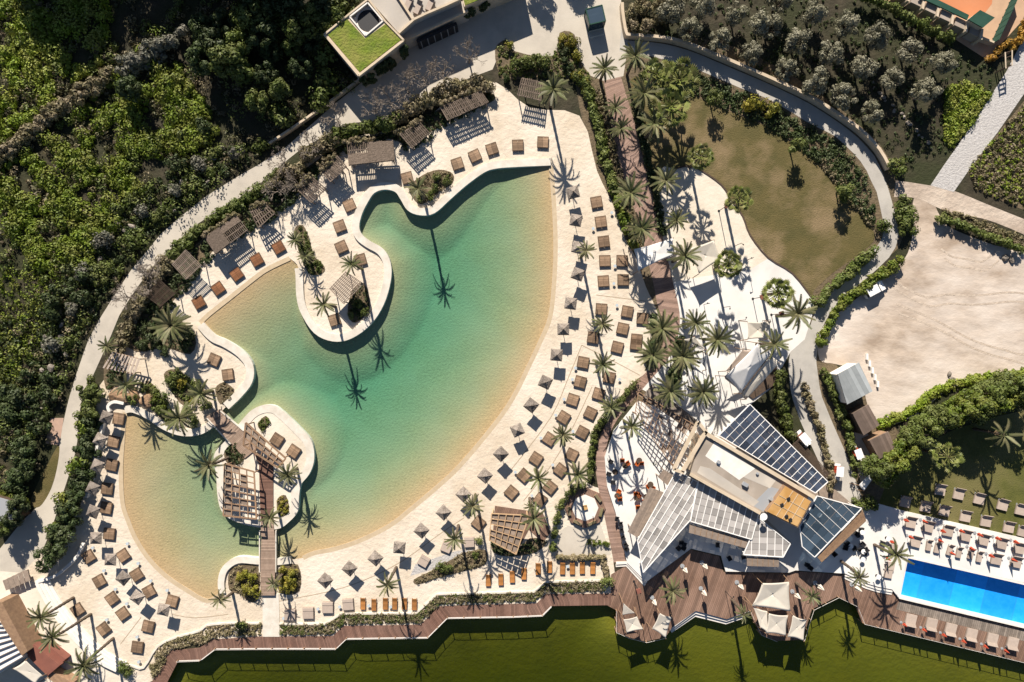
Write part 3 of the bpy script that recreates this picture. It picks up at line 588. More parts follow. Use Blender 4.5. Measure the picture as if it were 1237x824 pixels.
# ---------------- the wild slope west and north-west of the path
SLOPE = [(-60, -60), (330, -60), (392, 30), (395, 60), (435, 96), (400, 122), (340, 172), (288, 208), (247, 232), (212, 260), (188, 281), (170, 303), (150, 328), (128, 362), (104, 405), (88, 447), (80, 476), (66, 505), (56, 536), (50, 560), (40, 590), (20, 612), (-60, 620)]
VERGE = [(345, 170), (250, 228), (170, 295), (103, 400), (86, 447), (60, 505), (-10, 560), (-10, 400), (70, 340), (150, 240), (230, 190), (300, 170)]
ground_cover('undergrowth', SLOPE, 1700, .35, 1.1, M['scrub'], 'dark tangled undergrowth covering the wild slope west of the path', 'undergrowth', per=30, leaf=.2, patch=-1)
ground_cover('weed_cover', [(-60, -60), (105, -60), (135, 20), (120, 80), (75, 118), (20, 160), (-60, 210)], 1400, .45, 1.6, M['weed'], 'bright green weeds covering the corner beyond the overgrown hedge', 'weeds', per=90, leaf=.21, zk=.6, patch=1)
ground_cover('weed_cover', [(125, 95), (165, 60), (170, 30), (130, 0), (185, 30), (200, 60), (235, 100), (265, 160), (225, 190), (160, 190), (170, 230), (100, 330), (60, 330), (20, 300), (-20, 220), (40, 175), (100, 130)], 1500, .45, 1.5, M['weed'], 'patchy green weeds between the overgrown hedge and the rock garden', 'weeds', per=90, leaf=.2, zk=.6, patch=1)
ground_cover('weed_cover', [(-60, 330), (60, 320), (85, 300), (130, 250), (75, 330), (55, 400), (30, 440), (20, 500), (-60, 520)], 420, .45, 1.5, M['weed'], 'patchy weeds at the foot of the slope by the narrow footpath', 'weeds', per=24, leaf=.18)
ground_cover('bush_cover', SLOPE, 300, .8, 2.0, M['leafgreen'], 'bigger green bushes scattered through the undergrowth of the slope', 'undergrowth', per=80, leaf=.2)
ground_cover('brown_scrub', SLOPE, 560, .5, 1.2, M['leafdry'], 'dry brown scrub scattered through the undergrowth of the slope', 'undergrowth', per=50, leaf=.18, patch=-1)
ground_cover('rock_garden_cover', VERGE, 900, .3, .9, M['leafdark'], 'dark low planting between the boulders of the rock garden', 'planting', per=34, leaf=.17)
ground_cover('rock_garden_cover', VERGE, 380, .3, .8, M['leafgreen'], 'green low planting between the boulders of the rock garden', 'planting', per=40, leaf=.17)
# hedge line across the slope
hedge('overgrown_hedge', [(-20, 215), (8, 180), (40, 152), (90, 118), (130, 92)], 3.2, 2.4, M['leafdry'], 'long brownish overgrown hedge crossing the wild slope', leaf=.2, lr=.75)
hedge('overgrown_hedge', [(148, 84), (170, 72), (195, 55), (222, 38)], 3.6, 3.2, M['leafgrey'], 'grey green overgrown hedge climbing to the dark wood', leaf=.2, lr=.8)
# shrubs of the rock garden along the path: each a thing
SH = {k: Pick([tree_proto('rounded_shrub', 'shrub', 1.0, 1.5, 9, .5, 60, .13, M[k], trunk_h=.35, trunk_r=.06) for _ in range(3)]) for k in ('leafgreen', 'leafdark', 'leafgrey', 'leafbright', 'leafyellow')}
def shrubs(key, pts, label, group, lo=.9, hi=1.5, z=0):
    for p in pts: put_px(SH[key], p, 1.0, label, group, random.uniform(lo, hi), z=z)
shrubs('leafdark', kp(1, 0, 320, 470, 270, 570, 330, 560, 250, 690, 400, 600, 420, 500, 260, 620) + kp(2, 0, 130, 170, 210, 220, 240, 190, 150, 340, 200, 400, 120, 260, 240, 270) + kp(0, 0, 880, 640, 990, 600, 850, 780), 'dark green rounded shrub in the rock garden beside the path', 'dark shrubs of the rock garden', 1.1, 2.0)
shrubs('leafgrey', kp(1, 0, 690, 200, 500, 335, 350, 670, 400, 490, 840, 90) + kp(0, 0, 960, 790, 1140, 740) + kp(2, 0, 260, 20), 'silvery grey shrub in the rock garden beside the path', 'silvery shrubs of the rock garden', 1.1, 1.8)
shrubs('leafgreen', kp(1, 0, 640, 350, 780, 220, 460, 480, 480, 530, 510, 460, 900, 90, 1000, 10, 580, 340, 640, 130, 560, 190) + kp(0, 1, 310, 230, 100, 560, 20, 690) + kp(0, 0, 940, 640, 1030, 730), 'mid green shrub in the rock garden beside the path', 'green shrubs of the rock garden', .8, 1.5)
hedge('clipped_hedge', kp(1, 0, 750, 240, 770, 215, 800, 180), 1.6, 1.5, M['leafgreen'], 'short clipped green hedge beside a pale boulder', 'hedge', leaf=.14)
hedge('tall_shrubbery', kp(2, 0, 110, 480, 120, 560, 90, 660, 60, 720), 4.5, 2.6, M['leafdark'], 'dark shrubbery with bluish flowers beside the grass verge', 'shrubbery', leaf=.18)
hedge('ivy_bank', kp(2, 0, -20, 730, 60, 765, 130, 780), 2.0, 1.5, M['leafbright'], 'yellow green creeper bank by the corner roof', 'shrubbery')
hedge('overgrown_hedge', kp(2, 0, 10, 230, 40, 330, 60, 370), 4, 2.0, M['leafdark'], 'dark bushes between the narrow footpath and the corner hut', 'hedge')
# big wood in the north
WOOD = Pick([tree_proto('evergreen_tree', 'tree', 3.4, 9, 34, 1.05, 110, .26, M['leafgreen'], trunk_h=4, trunk_r=.22) for _ in range(2)] + [tree_proto('evergreen_tree', 'tree', 3.2, 8, 30, 1.0, 110, .26, M['leafdark'], trunk_h=3.4, trunk_r=.2) for _ in range(2)])
for p in kp(0, 0, 950, 110, 1060, 90, 960, 260, 1080, 280, 1130, 180, 1190, 60, 1020, 200, 1230, 10, 1250, 150):
    put_px(WOOD, p, 6, 'tall feathery evergreen in the wood beside the overgrown hedge', 'wood on the slope', random.uniform(.75, 1.0))
for p in kp(0, 0, 1150, 330, 1220, 470) + kp(0, 1, 60, 60, 150, 20, 50, 220, 20, 330, 90, 410, 200, 130, 250, 60, 330, 20):
    put_px(WOOD, p, 5, 'dark evergreen tree in the wood behind the grass roofed building', 'wood behind the building', random.uniform(.6, .9))
for p in kp(0, 1, 340, 400, 300, 470, 300, 240, 120, 560):
    put_px(SH['leafgreen'], p, 2, 'bushy green shrub beside the corner of the grass roofed building', 'bushes beside the grass roofed building', random.uniform(2.0, 2.8))
for p in kp(0, 1, 200, 300, 260, 180, 150, 200, 330, 110, 400, 60, 420, -20, 280, -40): put_px(WOOD, p, 5, 'dark evergreen crowding the north side of the grass roofed building', 'evergreens crowding the building', random.uniform(.55, .8))
for p in ((600, -48), (645, -42), (690, -55), (560, -60)): x, y = W(p); WOOD.put(x, y, 0, random.random() * 6, 'leafy tree standing at the far side of the north plaza', 'trees beyond the north plaza', .8)
put_px(WOOD, kp(0, 0, 615, 420)[0], 4, 'solitary yellowish olive green tree standing in the overgrown hedge', None, .72)
TALL = Pick([tree_proto('tall_pine', 'tree', 4.2, 15, 36, 1.4, 90, .34, M['leafdark'], trunk_h=7, trunk_r=.3) for _ in range(2)])
for p in ((38, -62), (62, -78), (86, -58), (110, -82), (60, -40), (150, -95), (178, -120), (205, -100), (228, -85), (255, -110), (190, -80), (290, -70), (315, -45), (262, -20), (300, -15), (340, -15), (372, -25), (330, -60)):
    x, y = W(p); TALL.put(x, y, 0, random.uniform(0, 6), 'tall dark pine standing beyond the weedy corner', 'tall pines above the slope', random.uniform(.85, 1.05))
# olive grove
OLIVE = Pick([tree_proto('olive_tree', 'tree', 2.0, 4.8, 26, .62, 95, .15, M['olive'], trunk_h=1.7, trunk_r=.16) for _ in range(5)])
for i, p in enumerate(kp(0, 3, 60, 10, 225, 60, 20, 130, 150, 195, 385, 120, 530, 175, 305, 260, 695, 245, 95, 330, 465, 320, 850, 305, 610, 380, 230, 400, 370, 465, 760, 445, 505, 540) + kp(0, 2, 910, 30, 1075, 60, 860, 140, 1000, 190, 1195, 110, 1155, 250, 760, 50)):
    lab = ('silvery olive tree beside the clipped hedge of the tennis court' if p[1] < 60 + (p[0] - 1000) * .35 and p[0] > 985 else 'silvery olive tree next to the broken stone row of the grove' if p[0] > 1030 else 'silvery olive tree in the row along the curved road wall' if p[1] > 35 + (p[0] - 830) * .42 else 'silvery olive tree in the middle rows of the olive grove')
    put_px(OLIVE, p, 3.2, lab, lab, random.uniform(1.0, 1.3))
DIM = Pick([tree_proto('bare_shrub', 'shrub', 1.3, 2.6, 14, .5, 60, .14, M['leafdry'], trunk_h=.8, trunk_r=.08) for _ in range(2)])
for p in kp(0, 2, 560, 60, 640, 40, 700, 90, 570, 130, 650, 130, 620, 10, 720, 20):
    put_px(DIM, p, 1.6, 'brownish shrub at the dark corner of the grove above the road', 'brown shrubs of the grove', random.uniform(.9, 1.3))
ground_cover('grove_floor', [(760, -40), (1055, -40), (1140, 48), (1190, 75), (1210, 95), (1185, 130), (1140, 195), (1100, 205), (1072, 185), (1040, 158), (975, 117), (900, 84), (840, 56), (762, 42)], 900, .2, .5, M['leafdark'], 'low weeds and litter darkened for the shade under the olive trees', 'undergrowth', per=16, leaf=.16)  # dark leaf colour stands in for the shade of the olives
ground_cover('weed_cover', kp(0, 3, 860, 420, 960, 390, 1080, 450, 1000, 580, 900, 700, 860, 690), 380, .35, .8, M['weed'], 'bright green weeds beside the pale gravel path', 'weeds', per=26)
ground_cover('grape_rows', [(1172, 203), (1205, 165), (1246, 116), (1290, 110), (1290, 265), (1237, 250), (1180, 228)], 900, .25, .6, M['leafdry'], 'low yellow green crop in the plot beyond the gravel path', 'crop', per=20)
ground_cover('grape_rows', [(1172, 203), (1205, 165), (1246, 116), (1290, 110), (1290, 265), (1237, 250), (1180, 228)], 500, .25, .55, M['weed'], 'green tufts growing through the crop beyond the gravel path', 'crop', per=20)
# ---------------- hedges
ground_cover('shade_planting', [(190, 340), (215, 315), (250, 285), (290, 258), (330, 232), (365, 208), (400, 182), (440, 166), (480, 158), (520, 135), (560, 118), (592, 112), (598, 125), (560, 140), (520, 165), (495, 182), (470, 172), (425, 180), (395, 205), (360, 240), (335, 262), (300, 280), (265, 300), (235, 335), (210, 370), (175, 400), (160, 410), (172, 370)], 620, .3, .75, M['leafdark'], 'dark shade planting behind the row of thatched pergolas', 'planting', per=34, leaf=.18)
sheet('shade_bed', smooth([(190, 340), (250, 285), (330, 232), (400, 182), (440, 166), (480, 158), (560, 118), (592, 112), (596, 122), (560, 138), (520, 160), (495, 176), (470, 168), (425, 176), (395, 200), (335, 255), (300, 275), (265, 296), (235, 330), (200, 375), (160, 410)], 3), .012, M['bedsoil'])
hedge('path_hedge', [(338, 212), (310, 232), (282, 250), (255, 268), (230, 285), (205, 312)], 2.6, 1.5, M['leafgreen'], 'green hedge between the curved path and the thatched pergolas', per=50)
hedge('path_hedge', [(205, 312), (188, 335), (168, 365), (153, 392), (140, 425)], 3.0, 1.6, M['leafdry'], 'dry brown green hedge along the lower curve of the path')
hedge('path_hedge', [(332, 222), (355, 205), (385, 178), (400, 170)], 3.6, 2.2, M['leafdry'], 'tangled dry hedge above the small thatched roofs')
hedge('path_hedge', [(395, 172), (418, 158), (445, 155), (475, 147)], 3.0, 2.2, M['leafgreen'], 'bushy green hedge between the north plaza and the reed pergola')
hedge('path_hedge', [(478, 145), (500, 132), (525, 116), (552, 104), (575, 100), (590, 108)], 3.2, 2.2, M['leafdry'], 'olive brown hedge climbing over the big reed roof')
hedge('beach_hedge', [(112, 462), (108, 482), (106, 505)], 4.2, 2.6, M['leafgreen'], 'bushy hedge by the slatted gate at the path')
hedge('beach_hedge', [(110, 500), (106, 530), (102, 565), (94, 595)], 3.8, 2.4, M['leafdark'], 'dark hedge behind the thatched parasols of the west beach')
hedge('beach_hedge', [(86, 605), (78, 632), (70, 655), (56, 680)], 4.8, 3.4, M['leafdark'], 'dense dark shrubbery at the southern end of the west path')
for p in ((60, 640), (72, 606), (98, 520), (92, 566)): put_px(SH['leafbright'], p, 2, 'bright bush standing out of the dark hedge of the west path', 'bright bushes of the west hedge', random.uniform(1.5, 2.1))
for p in kp(3, 0, 30, 40, 60, -20, -20, 90): put_px(WOOD, p, 4, 'dark tree overhanging the west path at the plaza', 'trees at the west plaza', .55)
hedge('boardwalk_hedge', [(705, 95), (714, 122), (722, 152), (732, 190), (742, 225)], 2.2, 1.5, M['leafgreen'], 'green hedge between the beach and the garden boardwalk')
hedge('boardwalk_hedge', [(742, 225), (750, 252), (759, 278), (768, 300)], 1.8, 1.3, M['leafbright'], 'yellow green hedge along the boardwalk beside the daybeds')
hedge('boardwalk_hedge', [(768, 120), (776, 160), (786, 205), (793, 235), (800, 280)], 1.5, 1.0, M['leafdark'], 'dark hedge between the boardwalk and the brown lawn')
hedge('boardwalk_hedge', [(792, 380), (795, 410), (785, 440)], 2.2, 1.1, M['leafdark'], 'dark planting under the palms at the boardwalk bend')
hedge('boardwalk_hedge', [(824, 410), (820, 440), (808, 470)], 2.6, 1.2, M['leafdark'], 'dark planting under the palms by the white plaza')
hedge('terrace_hedge', [(768, 462), (748, 484), (730, 505), (720, 518), (715, 540), (713, 565), (711, 583)], 1.3, 1.3, M['leafgreen'], 'clipped green hedge between the sand and the terrace boardwalk', leaf=.14)
hedge('terrace_hedge', [(708, 586), (695, 588), (683, 600), (675, 615), (670, 640), (667, 665)], 1.3, 1.3, M['leafgreen'], 'clipped green hedge curling round the octagonal seating', leaf=.14)
hedge('terrace_hedge', [(674, 674), (700, 674), (728, 673), (731, 685), (734, 700)], 1.0, .9, M['leafdry'], 'low brownish hedge behind the wooden sunbeds')
hedge('road_hedge', [(1062, 299), (1047, 311), (1027, 327), (1007, 345), (988, 366)], 2.2, 1.8, M['leafgreen'], 'green hedge between the brown lawn and the service road')
hedge('road_hedge', [(1087, 314), (1068, 330), (1042, 348), (1020, 364), (1005, 385), (993, 405), (990, 418)], 2.0, 2.0, M['leafbright'], 'bright green hedge between the service road and the dirt lot')
hedge('road_hedge', [(1091, 238), (1094, 255), (1097, 280)], 3.2, 2.4, M['leafgreen'], 'thick green hedge at the dirt track entrance')
hedge('road_hedge', [(995, 445), (1001, 465), (1014, 492), (1024, 515), (1031, 548), (1034, 572)], 1.6, 1.8, M['leafgreen'], 'clipped hedge beside the grey metal roofed shed')
hedge('road_hedge', [(971, 465), (981, 495), (991, 515), (999, 545), (1004, 570), (1004, 592)], 1.4, 1.4, M['leafdry'], 'narrow dry hedge between the two pale paths')
hedge('road_hedge', [(942, 450), (944, 480), (949, 505), (956, 525)], 2.2, 1.5, M['leafgreen'], 'green hedge between the stage and the left path')
hedge('court_hedge', [(1030, -8), (1065, 5), (1090, 18), (1115, 32), (1150, 48)], 1.7, 2.6, M['leafgreen'], 'long clipped hedge in front of the clay tennis court')
hedge('lot_hedge', [(1133, 264), (1150, 268), (1178, 278), (1205, 290), (1240, 303)], 1.5, 1.7, M['leafgreen'], 'low hedge between the dirt track and the dirt lot')
ground_cover('dry_verge', [(1140, 252), (1165, 258), (1237, 285), (1237, 300), (1180, 278), (1135, 262)], 180, .2, .5, M['leafdry'], 'dry tufts between the dirt track and the low hedge', 'weeds')
hedge('lot_verge', [(1062, 512), (1085, 505), (1108, 492), (1135, 470), (1168, 460), (1200, 456), (1260, 452)], 2.0, .7, M['weed'], 'bright green weedy verge along the southern rim of the dirt lot', 'verge')
shrubs('leafgreen', [(1084, 200), (1068, 273), (1022, 238), (1037, 608), (1050, 610)], 'round green bush beside the service road', 'bushes by the service road', 1.3, 1.9)
for p in ((912, 121), (932, 129)): put_px(SH['leafyellow'], p, 2.2, 'round yellow green tree between the lawn and the road', 'round trees by the lawn', 1.6)
LOLL = Pick([tree_proto('lawn_tree', 'tree', 1.35, 4.4, 14, .55, 70, .16, M['leafgreen'], trunk_h=2.2, trunk_r=.11) for _ in range(2)])
for p in ((865, 117), (964, 176), (1022, 228)): put_px(LOLL, p, 3.4, 'small dark tree with long shadow at the lawn edge', 'small trees at the lawn edge', random.uniform(.9, 1.1))
# planted beds around the lawn
ground_cover('lawn_border', [(765, 72), (835, 84), (930, 124), (1010, 168), (1045, 205), (1062, 270), (1050, 268), (1020, 232), (1000, 204), (958, 172), (930, 152), (862, 125), (830, 110), (790, 97)], 620, .3, .8, M['leafdark'], 'dark shrubs and ground cover between the lawn and the road', 'border', per=30)
ground_cover('dry_border', [(985, 185), (1002, 196), (1030, 225), (1055, 262), (1052, 272), (1028, 244), (1004, 214)], 130, .25, .55, M['leafdry'], 'straw coloured grasses along the lawn edge', 'border', per=30)
ground_cover('palm_border', [(712, 105), (728, 105), (740, 160), (752, 210), (768, 262), (780, 305), (772, 305), (748, 230), (730, 180)], 260, .2, .5, M['leafdry'], 'dry ground cover under the boardwalk palms', 'border', per=26)
IVY = [(186, 822), (178, 806), (192, 783), (213, 771.5), (241, 764), (252, 757), (276, 754.5), (315, 754.5), (315, 767), (260, 770), (241, 780), (207, 784)]
ground_cover('slope_planting', IVY, 420, .18, .45, M['leafdry'], 'dry ivy slope between the western kerb and the boardwalk', 'ground cover', per=26, leaf=.13)
ground_cover('slope_planting', [(338, 755), (393, 755), (413, 743), (504, 742), (529, 719), (645, 716), (660, 704), (729, 703), (730, 715), (659, 716), (647, 727), (530, 731), (507, 753), (414, 754.5), (401, 767), (338, 767)], 900, .18, .45, M['leafdry'], 'dry ivy slope between the lounger terrace and the boardwalk', 'ground cover', per=26, leaf=.13)
ground_cover('slope_planting', [(338, 755), (393, 755), (413, 743), (504, 742), (529, 719), (645, 716), (660, 704), (729, 703), (730, 715), (659, 716), (647, 727), (530, 731), (507, 753), (414, 754.5), (401, 767), (338, 767)], 420, .15, .4, M['leafgreen'], 'green ivy running through the dry slope by the boardwalk', 'ground cover', per=26, leaf=.13)
shrubs('leafgreen', [(153, 812), (733, 704), (146, 806), (290, 757)], 'small green bush on the ivy slope', 'bushes of the ivy slope', .9, 1.5)
# planters in the beach
def planter(poly, m, n, label, key=None, pts=(), slabel=None, z=0):
    sheet('planter_bed', smooth(poly, 3), .06 + z, M['bedsoil'])
    ground_cover('planter_cover', poly, n, .2, .5, m, label, 'planting', per=26, leaf=.13).location.z = z
    if key: shrubs(key, pts, slabel, slabel, .7, 1.1)
planter([(277, 690), (288, 683), (312, 684), (312, 722), (302, 727), (290, 718), (277, 712)], M['leafdry'], 70, 'dry ground cover in the western bridge planter', 'leafyellow', [(296, 693), (304, 700), (288, 699), (308, 715), (297, 713)], 'yellow green shrub in the western bridge planter')
planter([(336, 690), (360, 682), (362, 714), (338, 716)], M['leafdry'], 40, 'dry ground cover in the eastern bridge planter', 'leafyellow', [(341, 688), (353, 692), (350, 701), (342, 703), (353, 711), (343, 712)], 'yellow shrub in the planter east of the southern bridge')
planter([(500, 700), (520, 690), (545, 676), (560, 668), (586, 664), (586, 682), (560, 690), (530, 698), (505, 706)], M['leafdry'], 130, 'dry grasses in the planter below the beach pergola', 'leafgreen', [(531, 686), (541, 688), (575, 672), (578, 654)], 'green bush in the planter below the beach pergola')
planter([(355, 280), (366, 272), (374, 290), (380, 310), (392, 322), (390, 330), (376, 332), (366, 318)], M['leafgreen'], 110, 'leafy planting in the long bed of the peninsula')
planter([(425, 352), (440, 342), (447, 372), (430, 390), (420, 380)], M['leafdark'], 60, 'dark shrubs beside the peninsula pergola', 'leafgreen', [(430, 367), (441, 376), (423, 381)], 'green shrub beside the peninsula pergola')
planter([(495, 225), (510, 212), (530, 205), (547, 210), (546, 222), (530, 232), (510, 247), (498, 238)], M['leafdry'], 70, 'low planting in the northern shore bed', 'leafgreen', [(540, 217), (527, 213), (507, 240), (525, 226), (518, 236)], 'round green shrub in the northern shore bed')
planter([(598, 60), (612, 48), (622, 62), (668, 68), (676, 40), (694, 42), (700, 72), (716, 96), (712, 112), (690, 96), (668, 92), (620, 96), (604, 92)], M['leafgreen'], 240, 'green planting around the north plaza planter', 'leafdark', [(612, 92), (680, 60), (684, 74), (690, 84), (660, 84)], 'dark dense shrub in the north plaza planter')
shrubs('leafyellow', [(681, 46), (693, 48), (683, 54), (696, 66), (615, 54), (700, 92), (704, 100), (706, 106)], 'yellow green ball shrub in the north plaza planter', 'ball shrubs of the north plaza', .7, 1.2)
shrubs('leafgreen', [(634, 76), (646, 74), (656, 72), (625, 80), (700, 90), (707, 98)], 'bushy green shrub behind the reed roof by the north plaza', 'shrubs behind the reed roof', 1.2, 1.7)
planter([(198, 452), (212, 446), (232, 460), (240, 480), (222, 490), (206, 470)], M['leafgreen'], 100, 'green planting on the rock garden mound', 'leafyellow', [(219, 464), (230, 486)], 'yellow shrub on the rock garden mound')
planter([(176, 460), (190, 470), (196, 490), (212, 500), (214, 512), (196, 506), (180, 488)], M['leafgreen'], 90, 'green planting below the rock garden path', 'leafbright', [(186, 482), (197, 489), (201, 500)], 'bright shrub below the rock garden path')
planter([(128, 432), (150, 448), (150, 460), (128, 470)], M['leafdark'], 60, 'dark planting beside the slatted gate')
planter([(150, 405), (200, 378), (235, 405), (230, 428), (200, 420), (165, 425)], M['leafdark'], 170, 'dark planting under the big bushy palm')
planter([(260, 470), (270, 462), (282, 470), (278, 482), (266, 488)], M['leafdry'], 30, 'dry planting at the end of the round point')
planter([(272, 545), (285, 535), (297, 550), (290, 560), (276, 560)], M['leafdark'], 40, 'dark planting beside the bridge pergola', z=.3)
planter([(312, 512), (322, 502), (326, 512), (318, 520)], M['leafgreen'], 20, 'green planting at the tip of the islet', z=.3)
planter([(336, 602), (346, 598), (350, 616), (342, 624), (336, 618)], M['leafyellow'], 24, 'yellow planting at the south of the islet', z=.3)
planter([(594, 655), (620, 668), (640, 650), (660, 655), (645, 668), (615, 672), (597, 668)], M['leafdark'], 60, 'dark planting under the beach pergola')
planter([(790, 560), (778, 545), (784, 560), (796, 578), (806, 575), (800, 555)], M['leafdark'], 60, 'dark planting beside the lattice pergola')
shrubs('leafgreen', [(172, 468), (184, 474), (195, 480), (190, 494), (206, 506), (224, 496), (236, 466), (212, 452), (204, 462), (160, 482), (232, 508), (246, 490)], 'green shrub crowding the rock garden mound above the small bay', 'shrubs of the mound', .8, 1.3)
shrubs('leafdark', [(170, 415), (185, 408), (222, 418), (180, 396), (225, 400), (196, 425)], 'dark shrub under the big bushy palm', 'shrubs under the bushy palm', 1.0, 1.6)
ground_cover('lot_tufts', [(1050, 500), (1066, 508), (1110, 490), (1140, 466), (1180, 450), (1250, 444), (1250, 456), (1180, 462), (1140, 478), (1105, 504), (1062, 520)], 150, .15, .4, M['weed'], 'ragged tufts along the southern rim of the dirt lot', 'weeds', per=30, leaf=.15)
# round trees around the pool lawn
RT = Pick([tree_proto('round_tree', 'tree', 2.1, 9.0, 40, .8, 100, .2, M['leafgreen'], trunk_h=1.6, trunk_r=.15) for _ in range(2)] + [tree_proto('round_tree', 'tree', 2.0, 8.2, 36, .75, 100, .2, M['leafbright'], trunk_h=1.4, trunk_r=.15) for _ in range(2)])
for p in kp(2, 3, 600, 670, 640, 600, 700, 540, 740, 470, 800, 415, 860, 370, 920, 385, 970, 330, 1020, 300, 1080, 270, 1140, 245, 1200, 220, 1260, 205, 1130, 310, 1200, 280, 1260, 270, 1040, 350, 560, 620):
    lab = 'dense round green tree beside the brown huts' if p[0] < 1105 else 'dense round green tree between the dirt lot verge and the fan palm' if p[0] < 1165 else 'dense round green tree in the belt behind the sparse date palm'
    put_px(RT, p, 6.0, lab, lab, random.uniform(.95, 1.15))

# ---------------- palms: trunk, heart and single fronds
def date_frond(L, droop, nseg=9, leaf=.62):
    V = []; F = []; pts = []
    x = z = 0.0; a = .25
    for i in range(nseg + 1):
        pts.append((x, z)); x += math.cos(a) * L / nseg; z += math.sin(a) * L / nseg; a -= droop / nseg
    for i, (x, z) in enumerate(pts):
        w = .045 * (1 - i / nseg) + .012; V += [(x, -w, z), (x, w, z)]
    for i in range(nseg): F.append((2 * i, 2 * i + 2, 2 * i + 3, 2 * i + 1))
    for i in range(1, nseg * 2 + 1):
        t = i / (nseg * 2); k = min(int(t * nseg), nseg - 1); u = t * nseg - k
        x = pts[k][0] * (1 - u) + pts[k + 1][0] * u; z = pts[k][1] * (1 - u) + pts[k + 1][1] * u
        l = leaf * math.sin(min(1, .25 + t * 1.2) * 1.5708) * (1 - .55 * max(0, t - .45) / .55)
        for s in (-1, 1):
            b = len(V); ex = x + l * .62; ey = s * l * .8; ez = z + .10 * l - .18 * l
            V += [(x - .035, 0, z), (x + .04, 0, z), (ex, ey, ez)]; F.append((b, b + 1, b + 2) if s < 0 else (b + 1, b, b + 2))
    b = MB(); b.add(V, F); return b
def fan_frond(L, R, drop):
    b = MB(); tip = (L, 0, -drop * .4)
    b.bar((0, 0, 0), tip, .05, .03)
    n = 9
    for i in range(n):
        a = -1.35 + 2.7 * i / (n - 1); l = R * (1 - .16 * abs(a)); w = .16
        d = (math.cos(a), math.sin(a)); e = (tip[0] + d[0] * l, d[1] * l, tip[2] - drop * l * .5 * (.6 + .4 * d[0]))
        m1 = (tip[0] + d[0] * l * .55, d[1] * l * .55, tip[2] - .02); s = (-d[1] * R * .145, d[0] * R * .145)
        b.add([tip, (m1[0] - s[0], m1[1] - s[1], m1[2]), e, (m1[0] + s[0], m1[1] + s[1], m1[2])], [(0, 1, 2, 3)])
    return b
DF = [date_frond(1.0, dr, nseg=10, leaf=lf).mesh('frond', M['date']) for dr, lf in ((1.0, .15), (1.35, .15), (1.7, .14), (.7, .16))]
FF = [fan_frond(.62, .36, d).mesh('frond', M['fan']) for d in (.3, .7, 1.1)]
DRY = date_frond(1.0, 2.4, leaf=.16).mesh('frond', M['dryfrond'])
TRUNKS = {}
def trunk_mesh(h, lean):
    key = (round(h), lean)
    if key not in TRUNKS:
        b = MB(); n = max(6, int(h * 2)); path = []; rad = []
        for i in range(n + 1):
            t = i / n; path.append((math.sin(t * 2.4 + lean) * .12 * t, math.cos(t * 2 + lean) * .1 * t, t)); rad.append((.24 - .07 * t + (.05 if i % 2 else 0)))
        path = [(x, y, z * h) for x, y, z in path]; b.tube(path, rad, 8); TRUNKS[key] = b.mesh('trunk', M['trunk'])
    return TRUNKS[key]
def palm(px, rpx, h, kind, label, group, n=None, z=0, base=None, dry=True):
    """px: crown in the photograph; base: foot of a leaning trunk in the photograph"""
    top = W(px, h + z); x0, y0 = W(base, z) if base else top
    r = empty('date_palm' if kind == 'd' else 'fan_palm', (x0, y0, z), 0, label, 'palm', group)
    t = bpy.data.objects.new('trunk', trunk_mesh(h, random.randrange(3))); link(t, r)
    dx, dy = top[0] - x0, top[1] - y0
    if base: t.matrix_local = Matrix(((1, 0, dx / h, 0), (0, 1, dy / h, 0), (0, 0, 1, 0), (0, 0, 0, 1)))
    hb = MB(); hb.tube([(dx, dy, h - .35), (dx, dy, h), (dx, dy, h + .35)], [.2, .32, .08], 7); hb.build('heart', M['trunk'], r)
    R = rpx * S * (.78 if kind == 'd' else 1.1); ph = random.uniform(0, 6.28); R *= random.uniform(.9, 1.14)
    if kind == 'd':
        n = int((n or 30) * random.uniform(.72, .98))
        for i in range(n):
            f = i / n; o = bpy.data.objects.new('frond', DF[(0 if f < .35 else 3 if f < .5 else 1 if f < .8 else 2)] if i % 5 else DF[i % 4]); link(o, r)
            el = 1.15 - 1.35 * f + random.uniform(-.12, .12); az = ph + i * 2.39996 + random.uniform(-.15, .15)
            sc = R * (1.02 + .12 * random.random()) * (1.0 if f > .3 else .92)
            o.location = (dx, dy, h + .15 - .25 * f); o.rotation_euler = (random.uniform(-.25, .25), -el + .15, az); o.scale = (sc, sc, sc)
        if dry:
            for i in range(5):
                o = bpy.data.objects.new('dead_frond', DRY); link(o, r); sc = R * .7
                o.location = (dx, dy, h - .2); o.rotation_euler = (0, .75, ph + i * 1.3 + random.random()); o.scale = (sc,) * 3
    else:
        n = int((n or 34) * 1.1)
        for i in range(n):
            f = i / n; o = bpy.data.objects.new('frond', FF[min(2, int(f * 3))]); link(o, r)
            el = 1.2 - 1.5 * f; az = ph + i * 2.39996; sc = R * (.86 + .18 * random.random()) * (.75 if f < .25 else 1)
            o.location = (dx, dy, h + .1); o.rotation_euler = (random.uniform(-.3, .3), -el, az); o.scale = (sc, sc, sc)
    return r
def palms(kind, h, lst, label, group, n=None, z=0):
    for a in lst: palm(a[:2], a[2], h * random.uniform(.9, 1.08) if len(a) < 4 else a[3], kind, label, group, n, z, base=a[4:6] if len(a) > 5 else None)
palms('d', 7.5, [(767, 68, 25), (730, 83, 20, 5), (743, 130, 16, 4), (750, 155, 18, 4), (762, 233, 24), (775, 276, 24)], 'date palm with arching fronds beside the garden boardwalk', 'palms of the garden boardwalk')
palms('d', 7.5, [(778, 113, 27), (790, 150, 24), (804, 218, 23), (817, 266, 17, 6)], 'grey green date palm between the boardwalk and the lawn', 'palms between boardwalk and lawn')
